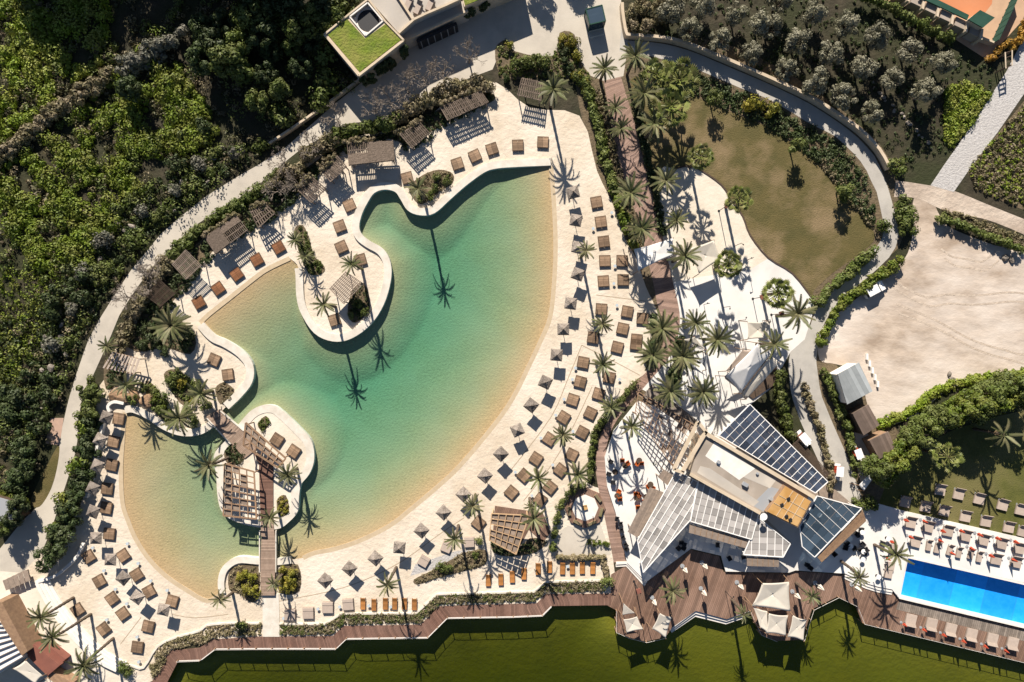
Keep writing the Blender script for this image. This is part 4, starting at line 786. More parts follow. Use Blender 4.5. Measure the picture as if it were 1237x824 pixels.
palms('f', 8, [(793, 90, 19), (820, 96, 21), (810, 128, 20)], 'fan palm in the cluster at the boardwalk end of the lawn', 'fan palms at the boardwalk end of the lawn', n=36)
for a, lab in (((847, 189, 15, 7), 'fan palm where the sandy plaza tip meets the brown lawn'), ((893, 240, 14, 7), 'fan palm beside the lamp post on the curved lawn kerb'), ((880, 319, 16, 7.5), 'fan palm on the plaza beside the cream sail'), ((940, 354, 17, 7), 'fan palm on the white plaza below the lawn kerb corner')): palms('f', 8, [a], lab, None, n=36)
palms('d', 8, [(668, 108, 24)], 'tall date palm rising beside the eastern reed roof of the north shore', None)
palms('d', 8, [(827, 309, 26), (840, 390, 23), (866, 410, 24), (935, 416, 22), (963, 379, 26)], 'date palm on the white plaza near the sails', 'palms of the white plaza')
palms('d', 6.5, [(800, 397, 25), (788, 428, 25), (824, 430, 28), (809, 472, 24), (849, 473, 23)], 'dense date palm at the boardwalk bend by the restaurant', 'palms at the boardwalk bend', n=36)
palms('d', 8, [(728, 391, 15), (728, 440, 20), (680, 525, 17), (650, 578, 17)], 'slender date palm among the daybed rows of the eastern sand', 'palms of the daybed rows', n=24)
for a, lab in (((708, 303, 14), 'small date palm touching the parasol row of the eastern shoreline'), ((738, 492, 17), 'date palm growing out of the clipped terrace hedge'), ((698, 573, 20), 'date palm beside the octagonal seating hedge'), ((641, 612, 10, 6), 'little date palm at the upper corner of the big beach pergola'), ((571, 611, 17), 'date palm over a parasol shadow west of the big beach pergola'), ((549, 651, 17), 'date palm over the taupe daybeds and dry planter'), ((645, 626, 20), 'date palm standing against the east side of the big beach pergola'), ((468, 706, 17), 'date palm above the western row of orange loungers')): palms('d', 8, [a], lab, None, n=24)
palms('d', 7.5, [(763, 515, 20)], 'date palm standing on the white restaurant terrace beside the lattice pergola', None, n=26)
palms('d', 6, [(331, 704, 13, 4.5), (326, 625, 14, 4.5), (348, 573, 17, 5), (266, 723, 17, 5, 281, 716), (253, 562, 21, 5.5, 278, 552)], 'date palm leaning by the lagoon bridges', 'palms by the lagoon bridges', n=26)
palms('d', 8, [(50, 745, 22, 8, 89, 722), (64, 769, 19, 8, 110, 742), (102, 803, 22, 8, 137, 771)], 'tall leaning date palm beside the curved white steps', 'palms of the west steps', n=30)
palms('d', 4.5, [(130, 418, 14, 4), (153, 465, 20), (243, 475, 21), (217, 505, 24)], 'date palm in the rock garden above the small bay', 'palms of the rock garden', n=32)
palms('d', 4, [(208, 393, 27, 4)], 'large bushy date palm with pale fronds above the round point', None, n=46)
palms('d', 7.5, [(425, 319, 17), (391, 368, 17), (505, 228, 20, 8)], 'date palm on the white rimmed peninsula', 'palms of the peninsula', n=26)
palms('d', 3.2, [(357, 290, 13, 3), (369, 310, 14, 3)], 'small bushy palm in the long peninsula bed', 'small palms of the peninsula bed', n=30)
palms('f', 7, [(1145, 552, 17, 7)], 'yellow green fan palm on the shaded pool lawn', None, n=30)
palms('d', 7, [(1212, 525, 22, 7)], 'sparse date palm in the deep shade of the pool lawn', None, n=18)
palms('d', 7, [(812, 713, 20), (898, 742, 14, 7, 884, 724), (980, 720, 15, 6)], 'date palm growing through the lakeside deck', 'palms of the lakeside deck', n=26)
palms('d', 7, [(1037, 697, 17, 7, 1016, 678), (1082, 669, 20, 7, 1056, 658)], 'leaning date palm on the white terrace beside the pool', 'palms of the pool terrace', n=24, z=.45)

# ---------------- bare winter trees on the north path
def bare_tree(px, h, spread, label, group):
    x, y = W(px, h * .6); r = empty('bare_tree', (x, y, 0), 0, label, 'tree', group); tr = MB(); tw = MB()
    tr.tube([(0, 0, -.1), (.1, 0, h * .3)], [.16, .12], 6)
    def grow(p, d, l, rad, dep):
        q = p + d * l; (tr if dep < 2 else tw).tube([p, (p + q) / 2 + Vector((random.gauss(0, .05), random.gauss(0, .05), .03)), q], [rad, rad * .85, rad * .65], 4, cap=False)
        if dep == 4: return
        for _ in range(3):
            e = (d + Vector((random.gauss(0, .55), random.gauss(0, .55), random.uniform(-.1, .45)))).normalized(); grow(q, e, l * random.uniform(.66, .9), max(rad * .66, .024), dep + 1)
    for i in range(4):
        a = i * 1.57 + random.random(); grow(Vector((.1, 0, h * .3)), Vector((math.cos(a) * .6 * spread, math.sin(a) * .6 * spread, .8)).normalized(), h * .26, .09, 0)
    tr.build('trunk', M['twig'], r); tag(tw.build('twigs', M['twig'], r), kind='stuff')
for p in kp(0, 1, 1020, 270, 890, 330, 800, 370, 720, 420, 640, 490, 560, 520): bare_tree(p, 4.6, 1.0, 'leafless grey tree between the north plaza and the olive brown hedge', 'bare trees of the north plaza')
for p in kp(0, 1, 380, 570, 250, 700, 120, 780) + kp(1, 0, 720, 470, 700, 540, 600, 610) + kp(1, 1, 100, 90, 190, 60): bare_tree(p, 3.6, 1.2, 'leafless twiggy tree over the hedge of the curved path', 'bare trees of the curved path')
# ================================================================ FURNITURE
D = math.radians
def daybed_proto(slat, name='daybed'):
    r = empty(name, (0, 0, 0), 0, 'square wooden daybed', 'daybed'); a = .96
    for s in (-1, 1):
        MB().box((s * (a - .05), 0, .30), (.10, 2 * a, .16)).build('frame_rail', M['bedframe'], r)
        MB().box((0, s * (a - .05), .298), (2 * a - .2, .10, .156)).build('frame_rail', M['bedframe'], r)
        for t in (-1, 1): MB().box((s * (a - .12), t * (a - .12), .11), (.12, .12, .22)).build('leg', M['bedframe'], r)
        MB().box((s * .43, 0, .37), (.83, 1.72, .09)).build('slatted_top', slat, r)
    return Proto(r)
BED = daybed_proto(M['bedwood']); BEDR = daybed_proto(M['bedred'])
def beds(pr, pts, label, group, rot=None, z=0):
    for p in pts:
        a = p[2] if len(p) > 2 else rot if rot is not None else min(38, math.degrees(math.atan2(p[1] - 340, p[0] - 350)))
        x, y = W(p, .4); pr.put(x, y, z, -D(a) + random.uniform(-.1, .1), label, group)
beds(BED, kp(1, 2, 402, 152, 423, 247, 437, 342, 442, 435, 525, 435, 435, 533, 530, 527), 'brown slatted daybed on the sand beside the yellow green boardwalk hedge', 'daybeds by the boardwalk hedge')
beds(BED, kp(1, 2, 425, 668, 550, 680, 623, 713, 528, 762, 385, 805, 595, 815) + kp(2, 2, 502, 30, 592, 15, 337, 103, 463, 175, 323, 197, 412, 255, 287, 283, 372, 347, 243, 368, 333, 440), 'brown slatted daybed in the rows between the parasols and the terrace hedge', 'daybeds in rows on the eastern sand')
beds(BED, kp(2, 2, 175, 472, 282, 548, 110, 567, 228, 622, 52, 648, 178, 705, 130, 765) + [(617.8, 594.8), (578, 632)], 'brown slatted daybed on the sand near the big beach pergola', 'daybeds near the beach pergola')
beds(BED, kp(2, 1, 180, 530, 100, 475), 'brown daybed beside the lattice pergola of the islet', 'daybeds of the islet', 32, z=.3)
beds(BED, kp(1, 1, 447, 167, 400, 268, 408, 368, 500, 430, 375, 720, 725, 35), 'brown daybed on the palm peninsula', 'daybeds of the peninsula', -20)
beds(BED, kp(0, 1, 968, 788, 1052, 750, 1135, 717), 'brown daybed in a slanting row on the shaded north shore', 'daybeds of the shaded north shore', -22)
beds(BED, kp(0, 2, 22, 700, 143, 685), 'brown daybed beside the straight white northern rim', 'daybeds by the northern rim', -3)
beds(BEDR, kp(1, 0, 1237, 430, 1140, 500, 1050, 568, 957, 635) + kp(1, 1, 105, 370), 'reddish varnished daybed in the slanting row on the north-west shore', 'reddish daybeds of the north-west shore', -33)
beds(BED, kp(2, 0, 1030, 90), 'tilted daybed on the round white rimmed point', None, 28)
beds(BED, kp(2, 0, 1097, 162), 'straight set daybed on the round white rimmed point', None, -3)
beds(BED, kp(2, 0, 570, 375, 545, 485, 537, 598, 515, 712, 510, 805) + kp(3, 0, 525, 108), 'brown daybed shaded by a parasol along the white beach wall', 'daybeds along the white beach wall', 8)
beds(BED, kp(3, 0, 425, 218, 592, 212, 657, 305, 477, 335, 717, 385, 538, 420, 590, 493, 372, 475, 497, 567), 'brown slatted daybed on the south-west sand in the slanting rows', 'daybeds of the south-west sand', -32)
beds(BED, kp(3, 0, 828, 432, 712, 555, 660, 655), 'brown slatted daybed near the ivy slope kerb', 'daybeds near the ivy slope', 12)
# thatched parasols
def parasol_proto():
    r = empty('thatched_parasol', (0, 0, 0), 0, 'thatched parasol', 'parasol'); a = .98; n = 6
    MB().tube([(0, 0, -.1), (0, 0, 2.9)], .05, 7).build('pole', M['darkwood'], r)
    MB().disc((0, 0), .3, 0.0, .12, 10).build('base', M['concrete'], r)
    b = MB(); V = [(0, 0, 2.95)]; F = []
    for s in range(4):
        c0 = ((1, 1), (-1, 1), (-1, -1), (1, -1))[s]; c1 = ((1, 1), (-1, 1), (-1, -1), (1, -1))[(s + 1) % 4]; k0 = len(V)
        for i in range(1, n + 1):
            for j in range(n + 1):
                t = i / n; e = [c0[d] + (c1[d] - c0[d]) * j / n for d in (0, 1)]
                V.append((e[0] * a * t, e[1] * a * t, 2.95 - .72 * t - .05 * math.sin(t * 3.1) + random.uniform(-.02, .02) - (random.uniform(.02, .12) if i == n else 0)))
        for j in range(n): F.append((0, k0 + j, k0 + j + 1))
        for i in range(n - 1):
            for j in range(n): F.append((k0 + i * (n + 1) + j, k0 + (i + 1) * (n + 1) + j, k0 + (i + 1) * (n + 1) + j + 1, k0 + i * (n + 1) + j + 1))
    b.add(V, F); b.build('canopy', M['thatch'], r)
    MB().tube([(0, 0, 2.9), (0, 0, 3.0), (0, 0, 3.12)], [.1, .08, .02], 7).build('finial', M['darkwood'], r)
    for s in range(4):
        a2 = D(45 + 90 * s); MB().bar((0, 0, 2.2), (math.cos(a2) * 1.25, math.sin(a2) * 1.25, 2.2), .05, .05).build('strut', M['darkwood'], r)
    return Proto(r)
PAR = parasol_proto()
def parasols(pts, label, group):
    for x, y, a in pts:
        X, Y = W((x, y), 2.6); PAR.put(X, Y, 0, -D(a), label, group)
parasols([(692.7, 231.8, -14), (696, 265.6, 10), (698.4, 298.7, 14), (698.4, 331, 20), (689.7, 366.4, 8), (680.7, 397.7, 0), (672.6, 429, 5), (659, 462, 25), (641.8, 490, 38), (625, 520, -25)], 'square thatched parasol in the curving row along the eastern shoreline', 'parasols of the eastern shoreline')
parasols([(605, 549, 45), (585.7, 575.4, 40), (559.6, 598, 45), (535.5, 620, 42), (508.7, 642, 40), (482, 662.6, 5), (452.9, 675.6, 40), (421.5, 688, 40), (392, 702.5, 42)], 'square thatched parasol in the row along the southern shoreline', 'parasols of the southern shoreline')
parasols([(126.6, 504.7, 20), (119, 532, 28), (115.8, 563.6, 24), (110, 591, 26), (110.5, 619, 20), (114, 651, 0)], 'thatched parasol standing over the white beach wall', 'parasols of the white beach wall')
parasols([(131.6, 677, 2), (147, 699.5, 40), (164, 722.8, 35), (196, 737.8, 12)], 'thatched parasol between the daybeds of the south-west sand', 'parasols of the south-west sand')
# beige covered daybeds
def beige_bed():
    r = empty('cushioned_daybed', (0, 0, 0), 0, 'beige daybed', 'daybed')
    MB().box((0, 0, .16), (1.86, 1.86, .3)).build('base', M['taupe'], r)
    MB().box((0, -.25, .40), (1.8, 1.3, .16)).build('mattress', M['beige'], r)
    MB().box((0, .66, .44), (1.8, .5, .2)).build('backrest', M['beige'], r)
    return Proto(r)
BB = beige_bed()
for p in kp(3, 1, 160, 498, 248, 490, 342, 463, 440, 448): x, y = W(p, .4); BB.put(x, y, 0, random.uniform(-.05, .08), 'beige cushioned double daybed beside the row of orange loungers', 'beige daybeds by the orange loungers')
for p, a in zip(kp(3, 1, 915, 172, 805, 240, 1025, 148), (22, 30, -3)): x, y = W(p, .4); BB.put(x, y, 0, -D(a), 'taupe covered daybed on the pebbles beside the dry planter', 'taupe daybeds by the dry planter', .9)
# orange loungers
def lounger():
    r = empty('wooden_lounger', (0, 0, 0), 0, 'lounger', 'lounger')
    MB().box((0, -.32, .30), (.78, 1.36, .09)).build('seat_deck', M['orange'], r)
    b = MB(); b.bar((0, .36, .31), (0, 1.0, .55), .78, .08); b.build('backrest', M['orange'], r)
    for s in (-1, 1):
        MB().box((s * .41, 0, .26), (.06, 2.0, .09)).build('side_rail', M['bedframe'], r)
        for t in (-.9, .9): MB().box((s * .38, t, .11), (.07, .07, .22)).build('leg', M['bedframe'], r)
    return Proto(r)
LO = lounger()
def loungers(pts, label, group, rz=0):
    for p in pts: x, y = W(p, .4); LO.put(x, y, 0, rz + random.uniform(-.04, .04), label, group)
loungers(kp(3, 1, 512, 445, 565, 450, 620, 445, 665, 445, 712, 445, 760, 448), 'orange slatted wooden lounger in the row west of the dry planter', 'orange loungers of the western row')
loungers(kp(3, 1, 1117, 332, 1177, 328, 1232, 315) + kp(3, 2, 52, 300), 'orange wooden lounger in the shadow line of the beach pergola', 'orange loungers below the beach pergola')
loungers(kp(3, 2, 120, 277, 175, 268), 'orange wooden lounger beside the tall palm shadow by the brown hedge', 'orange loungers by the palm shadow')
loungers(kp(3, 2, 238, 275, 285, 275, 333, 272, 384, 273), 'orange wooden lounger half shaded by the low brownish hedge', 'orange loungers behind the brownish hedge')
# little side tables
def side_table():
    r = empty('side_table', (0, 0, 0), 0, 'side table', 'table')
    MB().disc((0, 0), .26, .40, .44, 14).build('top', M['bluegrey'], r)
    MB().tube([(0, 0, .02), (0, 0, .4)], .04, 6).build('stem', M['grey'], r)
    MB().disc((0, 0), .18, 0, .03, 12).build('foot', M['grey'], r)
    return Proto(r)
ST = side_table()
for grp, pts in (('side tables among the eastern daybeds', kp(2, 2, 285, 185, 245, 280, 205, 357, 133, 467, 190, 597, 512, 185, 288, 435, 90, 745, 300, 130, 10, 632) + kp(1, 2, 475, 203, 485, 545, 490, 460, 385, 280, 500, 650)),
                 ('side tables of the south-west sand', kp(3, 0, 500, 285, 613, 155, 725, 335, 805, 380, 513, 522, 668, 725, 445, 175, 665, 250, 555, 375, 660, 605, 610, 445)),
                 ('side tables between the loungers', kp(3, 1, 295, 470, 400, 460, 540, 455, 645, 460, 130, 515) + kp(3, 2, 145, 258, 262, 265))):
    for p in pts: x, y = W(p, .4); ST.put(x, y, 0, 0, 'small round pale table, one of the ' + grp, grp)
# pool loungers
def pool_bed(w, name):
    r = empty(name, (0, 0, 0), 0, 'pool bed', 'sunbed')
    MB().box((0, -.2, .2), (w, 1.55, .2)).build('base', M['taupe'], r)
    MB().box((0, -.25, .345), (w - .08, 1.42, .09)).build('mattress', M['beige'], r)
    b = MB(); b.bar((0, .48, .36), (0, .92, .80), w - .06, .12); b.build('backrest', M['taupe'], r)
    for s in (-1, 1): MB().box((s * (w / 2 - .1), .55, .1), (.08, .6, .2)).build('leg', M['grey'], r)
    return Proto(r)
PB2, PB1 = pool_bed(1.75, 'double_sunbed'), pool_bed(.85, 'single_sunbed')
for p in cp(1057, 560, 6.867, 545, 215, 700, 250, 870, 290, 1065, 340, 1215, 380, 255, 315, 425, 355, 580, 390, 755, 435, 925, 475, 1115, 525, 1235, 560):
    x, y = W(p, .4); PB2.put(x, y, .02, D(-13) + random.uniform(-.05, .05), 'beige double sunbed on the grass of the pool lawn', 'sunbeds on the pool lawn')
for p in cp(1057, 560, 6.867, 300, 485, 445, 520, 610, 555, 755, 595, 905, 630, 1055, 660, 1200, 700, 340, 645, 1010, 790, 1175, 815):
    x, y = W(p, .8); PB2.put(x, y, TERR, D(-13) + random.uniform(-.04, .04), 'beige double sunbed on the white terrace above the pool', 'double sunbeds on the pool terrace')
for p in cp(1057, 560, 6.867, 450, 675, 520, 695, 625, 715, 700, 735, 800, 745, 870, 770):
    x, y = W(p, .8); PB1.put(x, y, TERR, D(-13) + random.uniform(-.08, .08), 'narrow single sunbed at the upper edge of the blue pool', 'single sunbeds by the pool')
for p in kp(3, 3, 692, 525, 792, 545, 885, 570, 985, 595, 1085, 618, 1183, 637):
    x, y = W(p, .4); PB2.put(x, y, .04, D(166.5), 'pale double sunbed on the brown deck between pool and lake', 'sunbeds on the lake deck', 1.05)
for p in kp(3, 3, 605, 180, 590, 265, 580, 300):
    x, y = W(p, .8); PB2.put(x, y, TERR, D(80), 'beige sunbed facing the short western end of the pool', 'sunbeds at the pool end', .85)
# closed parasols
def closed_par(m, name, hgt):
    r = empty(name, (0, 0, 0), 0, 'closed parasol', 'parasol')
    MB().tube([(0, 0, 0), (0, 0, hgt)], .035, 6).build('pole', M['grey'], r)
    b = MB(); n = 10; V = []
    for i, (z, q) in enumerate(((hgt - 1.5, .30), (hgt - .9, .22), (hgt - .2, .08), (hgt, .02))):
        for k in range(n): a = 6.283 * k / n; w = q * (1.25 if k % 2 else .75); V.append((w * math.cos(a), w * math.sin(a), z))
    b.add(V, [(i * n + k, i * n + (k + 1) % n, (i + 1) * n + (k + 1) % n, (i + 1) * n + k) for i in range(3) for k in range(n)]); b.build('folded_canopy', m, r)
    MB().disc((0, 0), .32, 0, .08, 12).build('base', M['grey'], r)
    return Proto(r)
CPR = closed_par(M['red'], 'closed_red_parasol', 2.6); CPC = closed_par(M['cream'], 'closed_cream_parasol', 3.0)
for p in cp(1057, 560, 6.867, 255, 470, 410, 480, 560, 560, 715, 560, 865, 590, 1015, 620, 1165, 650, 295, 610, 540, 640, 640, 745, 800, 705, 960, 765, 1150, 800, 140, 650, 105, 790):
    x, y = W(p, 1.6); CPR.put(x, y, TERR, random.random(), 'folded red parasol beside a sunbed on the pool terrace', 'folded red parasols of the pool terrace', .85)
for p in kp(3, 3, 660, 545, 755, 570, 850, 595, 945, 625, 1050, 650, 1150, 672): x, y = W(p, 1); CPR.put(x, y, .04, random.random(), 'folded red parasol between the pale sunbeds of the lake deck', 'folded red parasols of the lake deck', .7)
for p in kp(3, 2, 683, 440, 832, 285, 928, 267, 923, 395, 1100, 365) + kp(3, 3, 260, 368, 440, 375, 148, 410):
    x, y = W(p, 2.4); o = CPC.put(x, y, .03, random.random() * 6, 'folded cream parasol standing on the brown lakeside deck', 'folded cream parasols of the deck', 1.15)
# terrace chairs and tables
def armchair(m, name):
    r = empty(name, (0, 0, 0), 0, 'chair', 'chair')
    MB().box((0, 0, .40), (.62, .6, .12)).build('seat', m, r)
    MB().box((0, .30, .62), (.66, .10, .5)).build('backrest', m, r)
    for s in (-1, 1):
        MB().box((s * .34, -.02, .5), (.08, .62, .3)).build('armrest', m, r)
        for t in (-.24, .24): MB().box((s * .28, t, .17), (.05, .05, .34)).build('leg', M['black'], r)
    return Proto(r)
def rtable(m, name, R=.42):
    r = empty(name, (0, 0, 0), 0, 'table', 'table'); MB().disc((0, 0), R, .70, .74, 18).build('top', m, r)
    MB().tube([(0, 0, 0), (0, 0, .7)], .04, 6).build('stem', M['black'], r); MB().disc((0, 0), .24, 0, .03, 12).build('foot', M['black'], r); return Proto(r)
AC, DC = armchair(M['orangechair'], 'orange_armchair'), armchair(M['black'], 'dark_chair'); TW, TD = rtable(M['white'], 'round_white_table'), rtable(M['darkwood'], 'round_dark_table', .5)
for i, p in enumerate(kp(2, 2, 525, 575, 553, 588, 595, 590, 618, 590, 650, 700, 672, 708, 590, 735, 606, 742, 508, 725, 514, 762, 508, 745, 655, 765, 600, 800, 635, 770)):
    x, y = W(p, .8); AC.put(x, y, TERR, i * 2.1, 'orange leather armchair on the white terrace under the palm', 'orange armchairs of the terrace')
for p in kp(2, 2, 538, 600, 606, 575, 660, 690, 595, 755, 490, 630, 500, 745, 640, 750): x, y = W(p, .9); TD.put(x, y, TERR, 0, 'round dark table between orange armchairs on the terrace', 'dark tables of the terrace')
for i, p in enumerate(cp(920, 580, 6.867, 825, 410, 800, 455, 705, 530, 765, 565, 815, 575, 870, 575, 835, 530, 600, 610, 780, 440, 1000, 520, 690, 560, 850, 610)):
    x, y = W(p, .8); DC.put(x, y, TERR, i * 1.7, 'dark chair on the white terrace beside the eastern glass roof', 'dark chairs of the east terrace')
for p in cp(920, 580, 6.867, 830, 430, 735, 545, 840, 590, 1045, 485, 835, 655, 965, 800): x, y = W(p, .9); TW.put(x, y, TERR, 0, 'round white table among the dark chairs of the terrace', 'white tables of the east terrace')
for i, p in enumerate(kp(3, 2, 430 + 70, 35, 518, 60, 523, 90, 530, 125, 543, 160, 545, 180) + kp(2, 2, 470, 580, 460, 640, 480, 680)):
    x, y = W(p, .8); DC.put(x, y, TERR, 1.4 + .2 * i, 'dark chair along the curved boardwalk edge of the terrace', 'dark chairs of the terrace edge')
for i, p in enumerate(kp(3, 2, 810, 150, 825, 160, 820, 175, 795, 175, 1040, 225, 1110, 220, 985, 160) + kp(3, 3, 190, 255, 205, 270, 320, 205, 385, 155)):
    x, y = W(p, .8); DC.put(x, y, TERR, i * 1.3, 'dark chair in the blue shade of the restaurant roofs', 'dark chairs in the restaurant shade')

# ================================================================ PERGOLAS
def quad_pt(q, u, v):
    a, b, c, d = (Vector(p) for p in q); return (a * (1 - u) + b * u) * (1 - v) + (d * (1 - u) + c * u) * v
def pergola(name, px, h, label, nu=12, nv=3, m='bamboo', mb='timbergrey', w=.16, group=None, z=0, fill=None, ragged=0.0, mat_share=0.0, cat='pergola'):
    q = [W(p, h + z) for p in px]; c = sum((Vector(p) for p in q), Vector((0, 0))) / 4; q = [(p[0] - c.x, p[1] - c.y) for p in q]
    r = empty(name, (c.x, c.y, z), 0, label, cat, group)
    V3 = lambda u, v, zz: (*quad_pt(q, u, v), zz)
    for u, v in ((.05, .06), (.95, .06), (.95, .94), (.05, .94)):
        p = quad_pt(q, u, v); MB().bar((p.x, p.y, -.05), (p.x, p.y, h - .22), .15, .15).build('post', M[mb], r)
    for j in range(nv):
        v = j / (nv - 1); MB().bar(V3(0, v, h - .14), V3(1, v, h - .14), .12, .16).build('beam', M[mb], r)
    for i in range(nu):
        u = i / (nu - 1); e0 = random.uniform(-ragged, ragged); e1 = random.uniform(-ragged, ragged)
        MB().bar(V3(u, -.03 + e0, h + random.uniform(-.015, .015)), V3(u + random.uniform(-ragged, ragged) * .2, 1.03 + e1, h + random.uniform(-.015, .015)), w * random.uniform(.85, 1.1), .05).build('slat', M[m], r)
    if fill:
        for (u0, v0, u1, v1) in fill:
            a = [(*quad_pt(q, u, v),) for u, v in ((u0, v0), (u1, v0), (u1, v1), (u0, v1))]
            b = MB(); b.prism(a, h + .035, h + .085); b.build('reed_mat', M['bamboo'], r)
    return r
def quadlen(px): return math.hypot(px[1][0] - px[0][0], px[1][1] - px[0][1]) * S
def thatchroof(pts, label, h=2.5, dens=3.6, group=None):
    pergola('reed_pergola', pts, h, label, nu=max(8, int(quadlen(pts) * dens)), nv=4, w=.19, ragged=.05, group=group)
for q_ in (kp(0, 1, 885, 505, 1000, 462, 1080, 432), kp(0, 1, 680, 640, 790, 580), kp(0, 1, 437, 690, 520, 685, 560, 682), kp(0, 1, 305, 800, 390, 748), kp(1, 1, 310, 5, 372, -42), kp(1, 1, 195, 90, 270, 28), kp(1, 1, -30, 195, 45, 155), kp(1, 0, 985, 322, 1140, 214)):
    hedge('roof_creeper', q_, 1.3, 3.1, M['leafdry'], 'dry creeper growing over the upper edge of a reed pergola roof', 'creeper', group='creepers on the reed roofs', leaf=.15, lr=.35)
thatchroof(kp(0, 1, 885, 515, 1080, 440, 1118, 490, 920, 578), 'long reed roofed pergola under the olive brown hedge')
thatchroof(kp(0, 1, 690, 645, 785, 588, 832, 640, 748, 712), 'small square reed pergola between the two long ones')
pergola('reed_pergola', kp(0, 1, 437, 690, 655, 680, 665, 772, 445, 796), 2.5, 'wide reed pergola with a gap in its mat roof', nu=26, nv=4, w=.15, ragged=.03, fill=[(.45, .0, 1, 1), (0, .5, .45, 1)])
thatchroof(kp(0, 1, 312, 800, 388, 752, 432, 802, 372, 850), 'small reed pergola beside the bushy green hedge')
thatchroof(kp(1, 1, 315, 5, 370, -38, 415, 0, 355, 52), 'little reed pergola tucked below the tangled dry hedge')
thatchroof(kp(1, 1, 198, 92, 268, 32, 332, 88, 262, 155), 'square reed pergola facing the peninsula neck')
thatchroof(kp(1, 1, -28, 200, 40, 160, 85, 205, 8, 275), 'reed pergola facing the long planted bed of the peninsula')
pergola('reed_pergola', kp(1, 0, 985, 322, 1140, 218, 1192, 285, 1040, 402), 2.6, 'reed pergola with half of its mat missing above the reddish daybeds', nu=22, nv=4, w=.12, fill=[(0, 0, .45, 1), (.45, 0, 1, .4)])
pergola('slatted_pergola', kp(1, 0, 830, 452, 895, 383, 968, 455, 895, 523), 2.6, 'open slatted pergola above the last reddish daybeds', nu=14, nv=4, w=.09, m='timbergrey')
pergola('slatted_pergola', kp(1, 0, 702, 602, 770, 528, 842, 592, 772, 654), 2.4, 'dark open pergola overgrown by the dry path hedge', nu=14, nv=4, w=.09, m='darkwood', mb='darkwood')
thatchroof(kp(0, 2, 42, 375, 142, 398, 132, 482, 20, 455), 'reed roofed pergola beside the tall palm of the north shore')
pergola('slatted_pergola', kp(2, 0, 545, 55, 670, 85, 645, 160, 500, 128), 2.4, 'white slatted gate roof between the path and the rock garden', nu=9, nv=3, w=.3, m='beige', mb='timber')
def grid(px, h, nu, nv, name, label, m='timber', z=0, boards=None, tilt=(0, 0, 0, 0), w=.10, cat='pergola'):
    q = [W(p, h + z) for p in px]; c = sum((Vector(p) for p in q), Vector((0, 0))) / 4; q = [(p[0] - c.x, p[1] - c.y) for p in q]
    r = empty(name, (c.x, c.y, z), 0, label, cat); V3 = lambda u, v, zz: (*quad_pt(q, u, v), zz)
    for u, v in ((.03, .03), (.97, .03), (.97, .97), (.03, .97)):
        p = quad_pt(q, u, v); MB().bar((p.x, p.y, -.05), (p.x, p.y, h - .1), .16, .16).build('post', M[m], r)
    for j in range(nv): v = j / (nv - 1); k = 1.6 if j in (0, nv - 1) else 1; MB().bar(V3(0, v, h), V3(1, v, h), w * k, .16).build('beam', M[m], r)
    for i in range(nu): u = i / (nu - 1); k = 1.6 if i in (0, nu - 1) else 1; MB().bar(V3(u, 0, h + .06), V3(u, 1, h + .06), w * k, .12).build('rafter', M[m], r)
    if boards:
        for (i, j) in boards:
            a = [(*quad_pt(q, u, v),) for u, v in (((i + .08) / (nu - 1), (j + .08) / (nv - 1)), ((i + .92) / (nu - 1), (j + .08) / (nv - 1)), ((i + .92) / (nu - 1), (j + .92) / (nv - 1)), ((i + .08) / (nu - 1), (j + .92) / (nv - 1)))]
            MB().prism(a, h - .2, h - .16).build('panel', M['timbergrey'], r)
    return r
grid(cp(530, 560, 5.886, 375, 355, 640, 370, 550, 645, 360, 545), 3.4, 6, 6, 'beach_pergola', 'big square timber pergola with boarded squares on the sand', 'timberlt', boards=[(i, j) for i in range(5) for j in range(5) if random.random() < .78])
sheet('pergola_floor', cp(530, 560, 5.886, 400, 300, 740, 350, 795, 490, 740, 560, 640, 470, 560, 620, 380, 560), .06, M['deckx'])
grid(cp(240, 470, 8.24, 470, 335, 868, 690, 790, 785, 445, 560), 3.0, 7, 4, 'islet_pergola', 'slanting lattice pergola over the walk of the islet', 'timber', z=.3, w=.17, boards=[(0, 1), (1, 0), (1, 1), (2, 0), (2, 1), (3, 1), (4, 1), (5, 1), (4, 2), (0, 0)])
grid([(271.5, 560), (307, 570), (310, 627), (270, 623)], 2.8, 5, 9, 'islet_pergola', 'upright lattice pergola on the western side of the islet', 'timber', z=.3, w=.15, boards=[(0, j) for j in range(8)] + [(1, 0), (1, 3), (2, 1), (2, 2), (1, 6), (2, 5)])
pergola('peninsula_pergola', kp(1, 1, 352, 570, 430, 488, 512, 545, 420, 642), 2.8, 'slatted timber pergola at the middle of the peninsula', nu=9, nv=13, m='timbergrey', w=.14)
grid(cp(740, 460, 6.867, 215, 92, 690, 372, 508, 722, 186, 268), 3.4, 13, 8, 'restaurant_pergola', 'large brown lattice pergola joined to the restaurant roof', 'timber', z=TERR, w=.07, boards=[(i, 0) for i in range(0, 12, 1) if i % 4 != 1] + [(i, 1) for i in (1, 2, 9, 10)] + [(5, 2), (8, 3), (9, 5), (8, 6)])
sheet('pergola_floor', cp(740, 460, 6.867, 320, 30, 700, 330, 640, 420, 250, 130), TERR + .03, M['greydeck'])
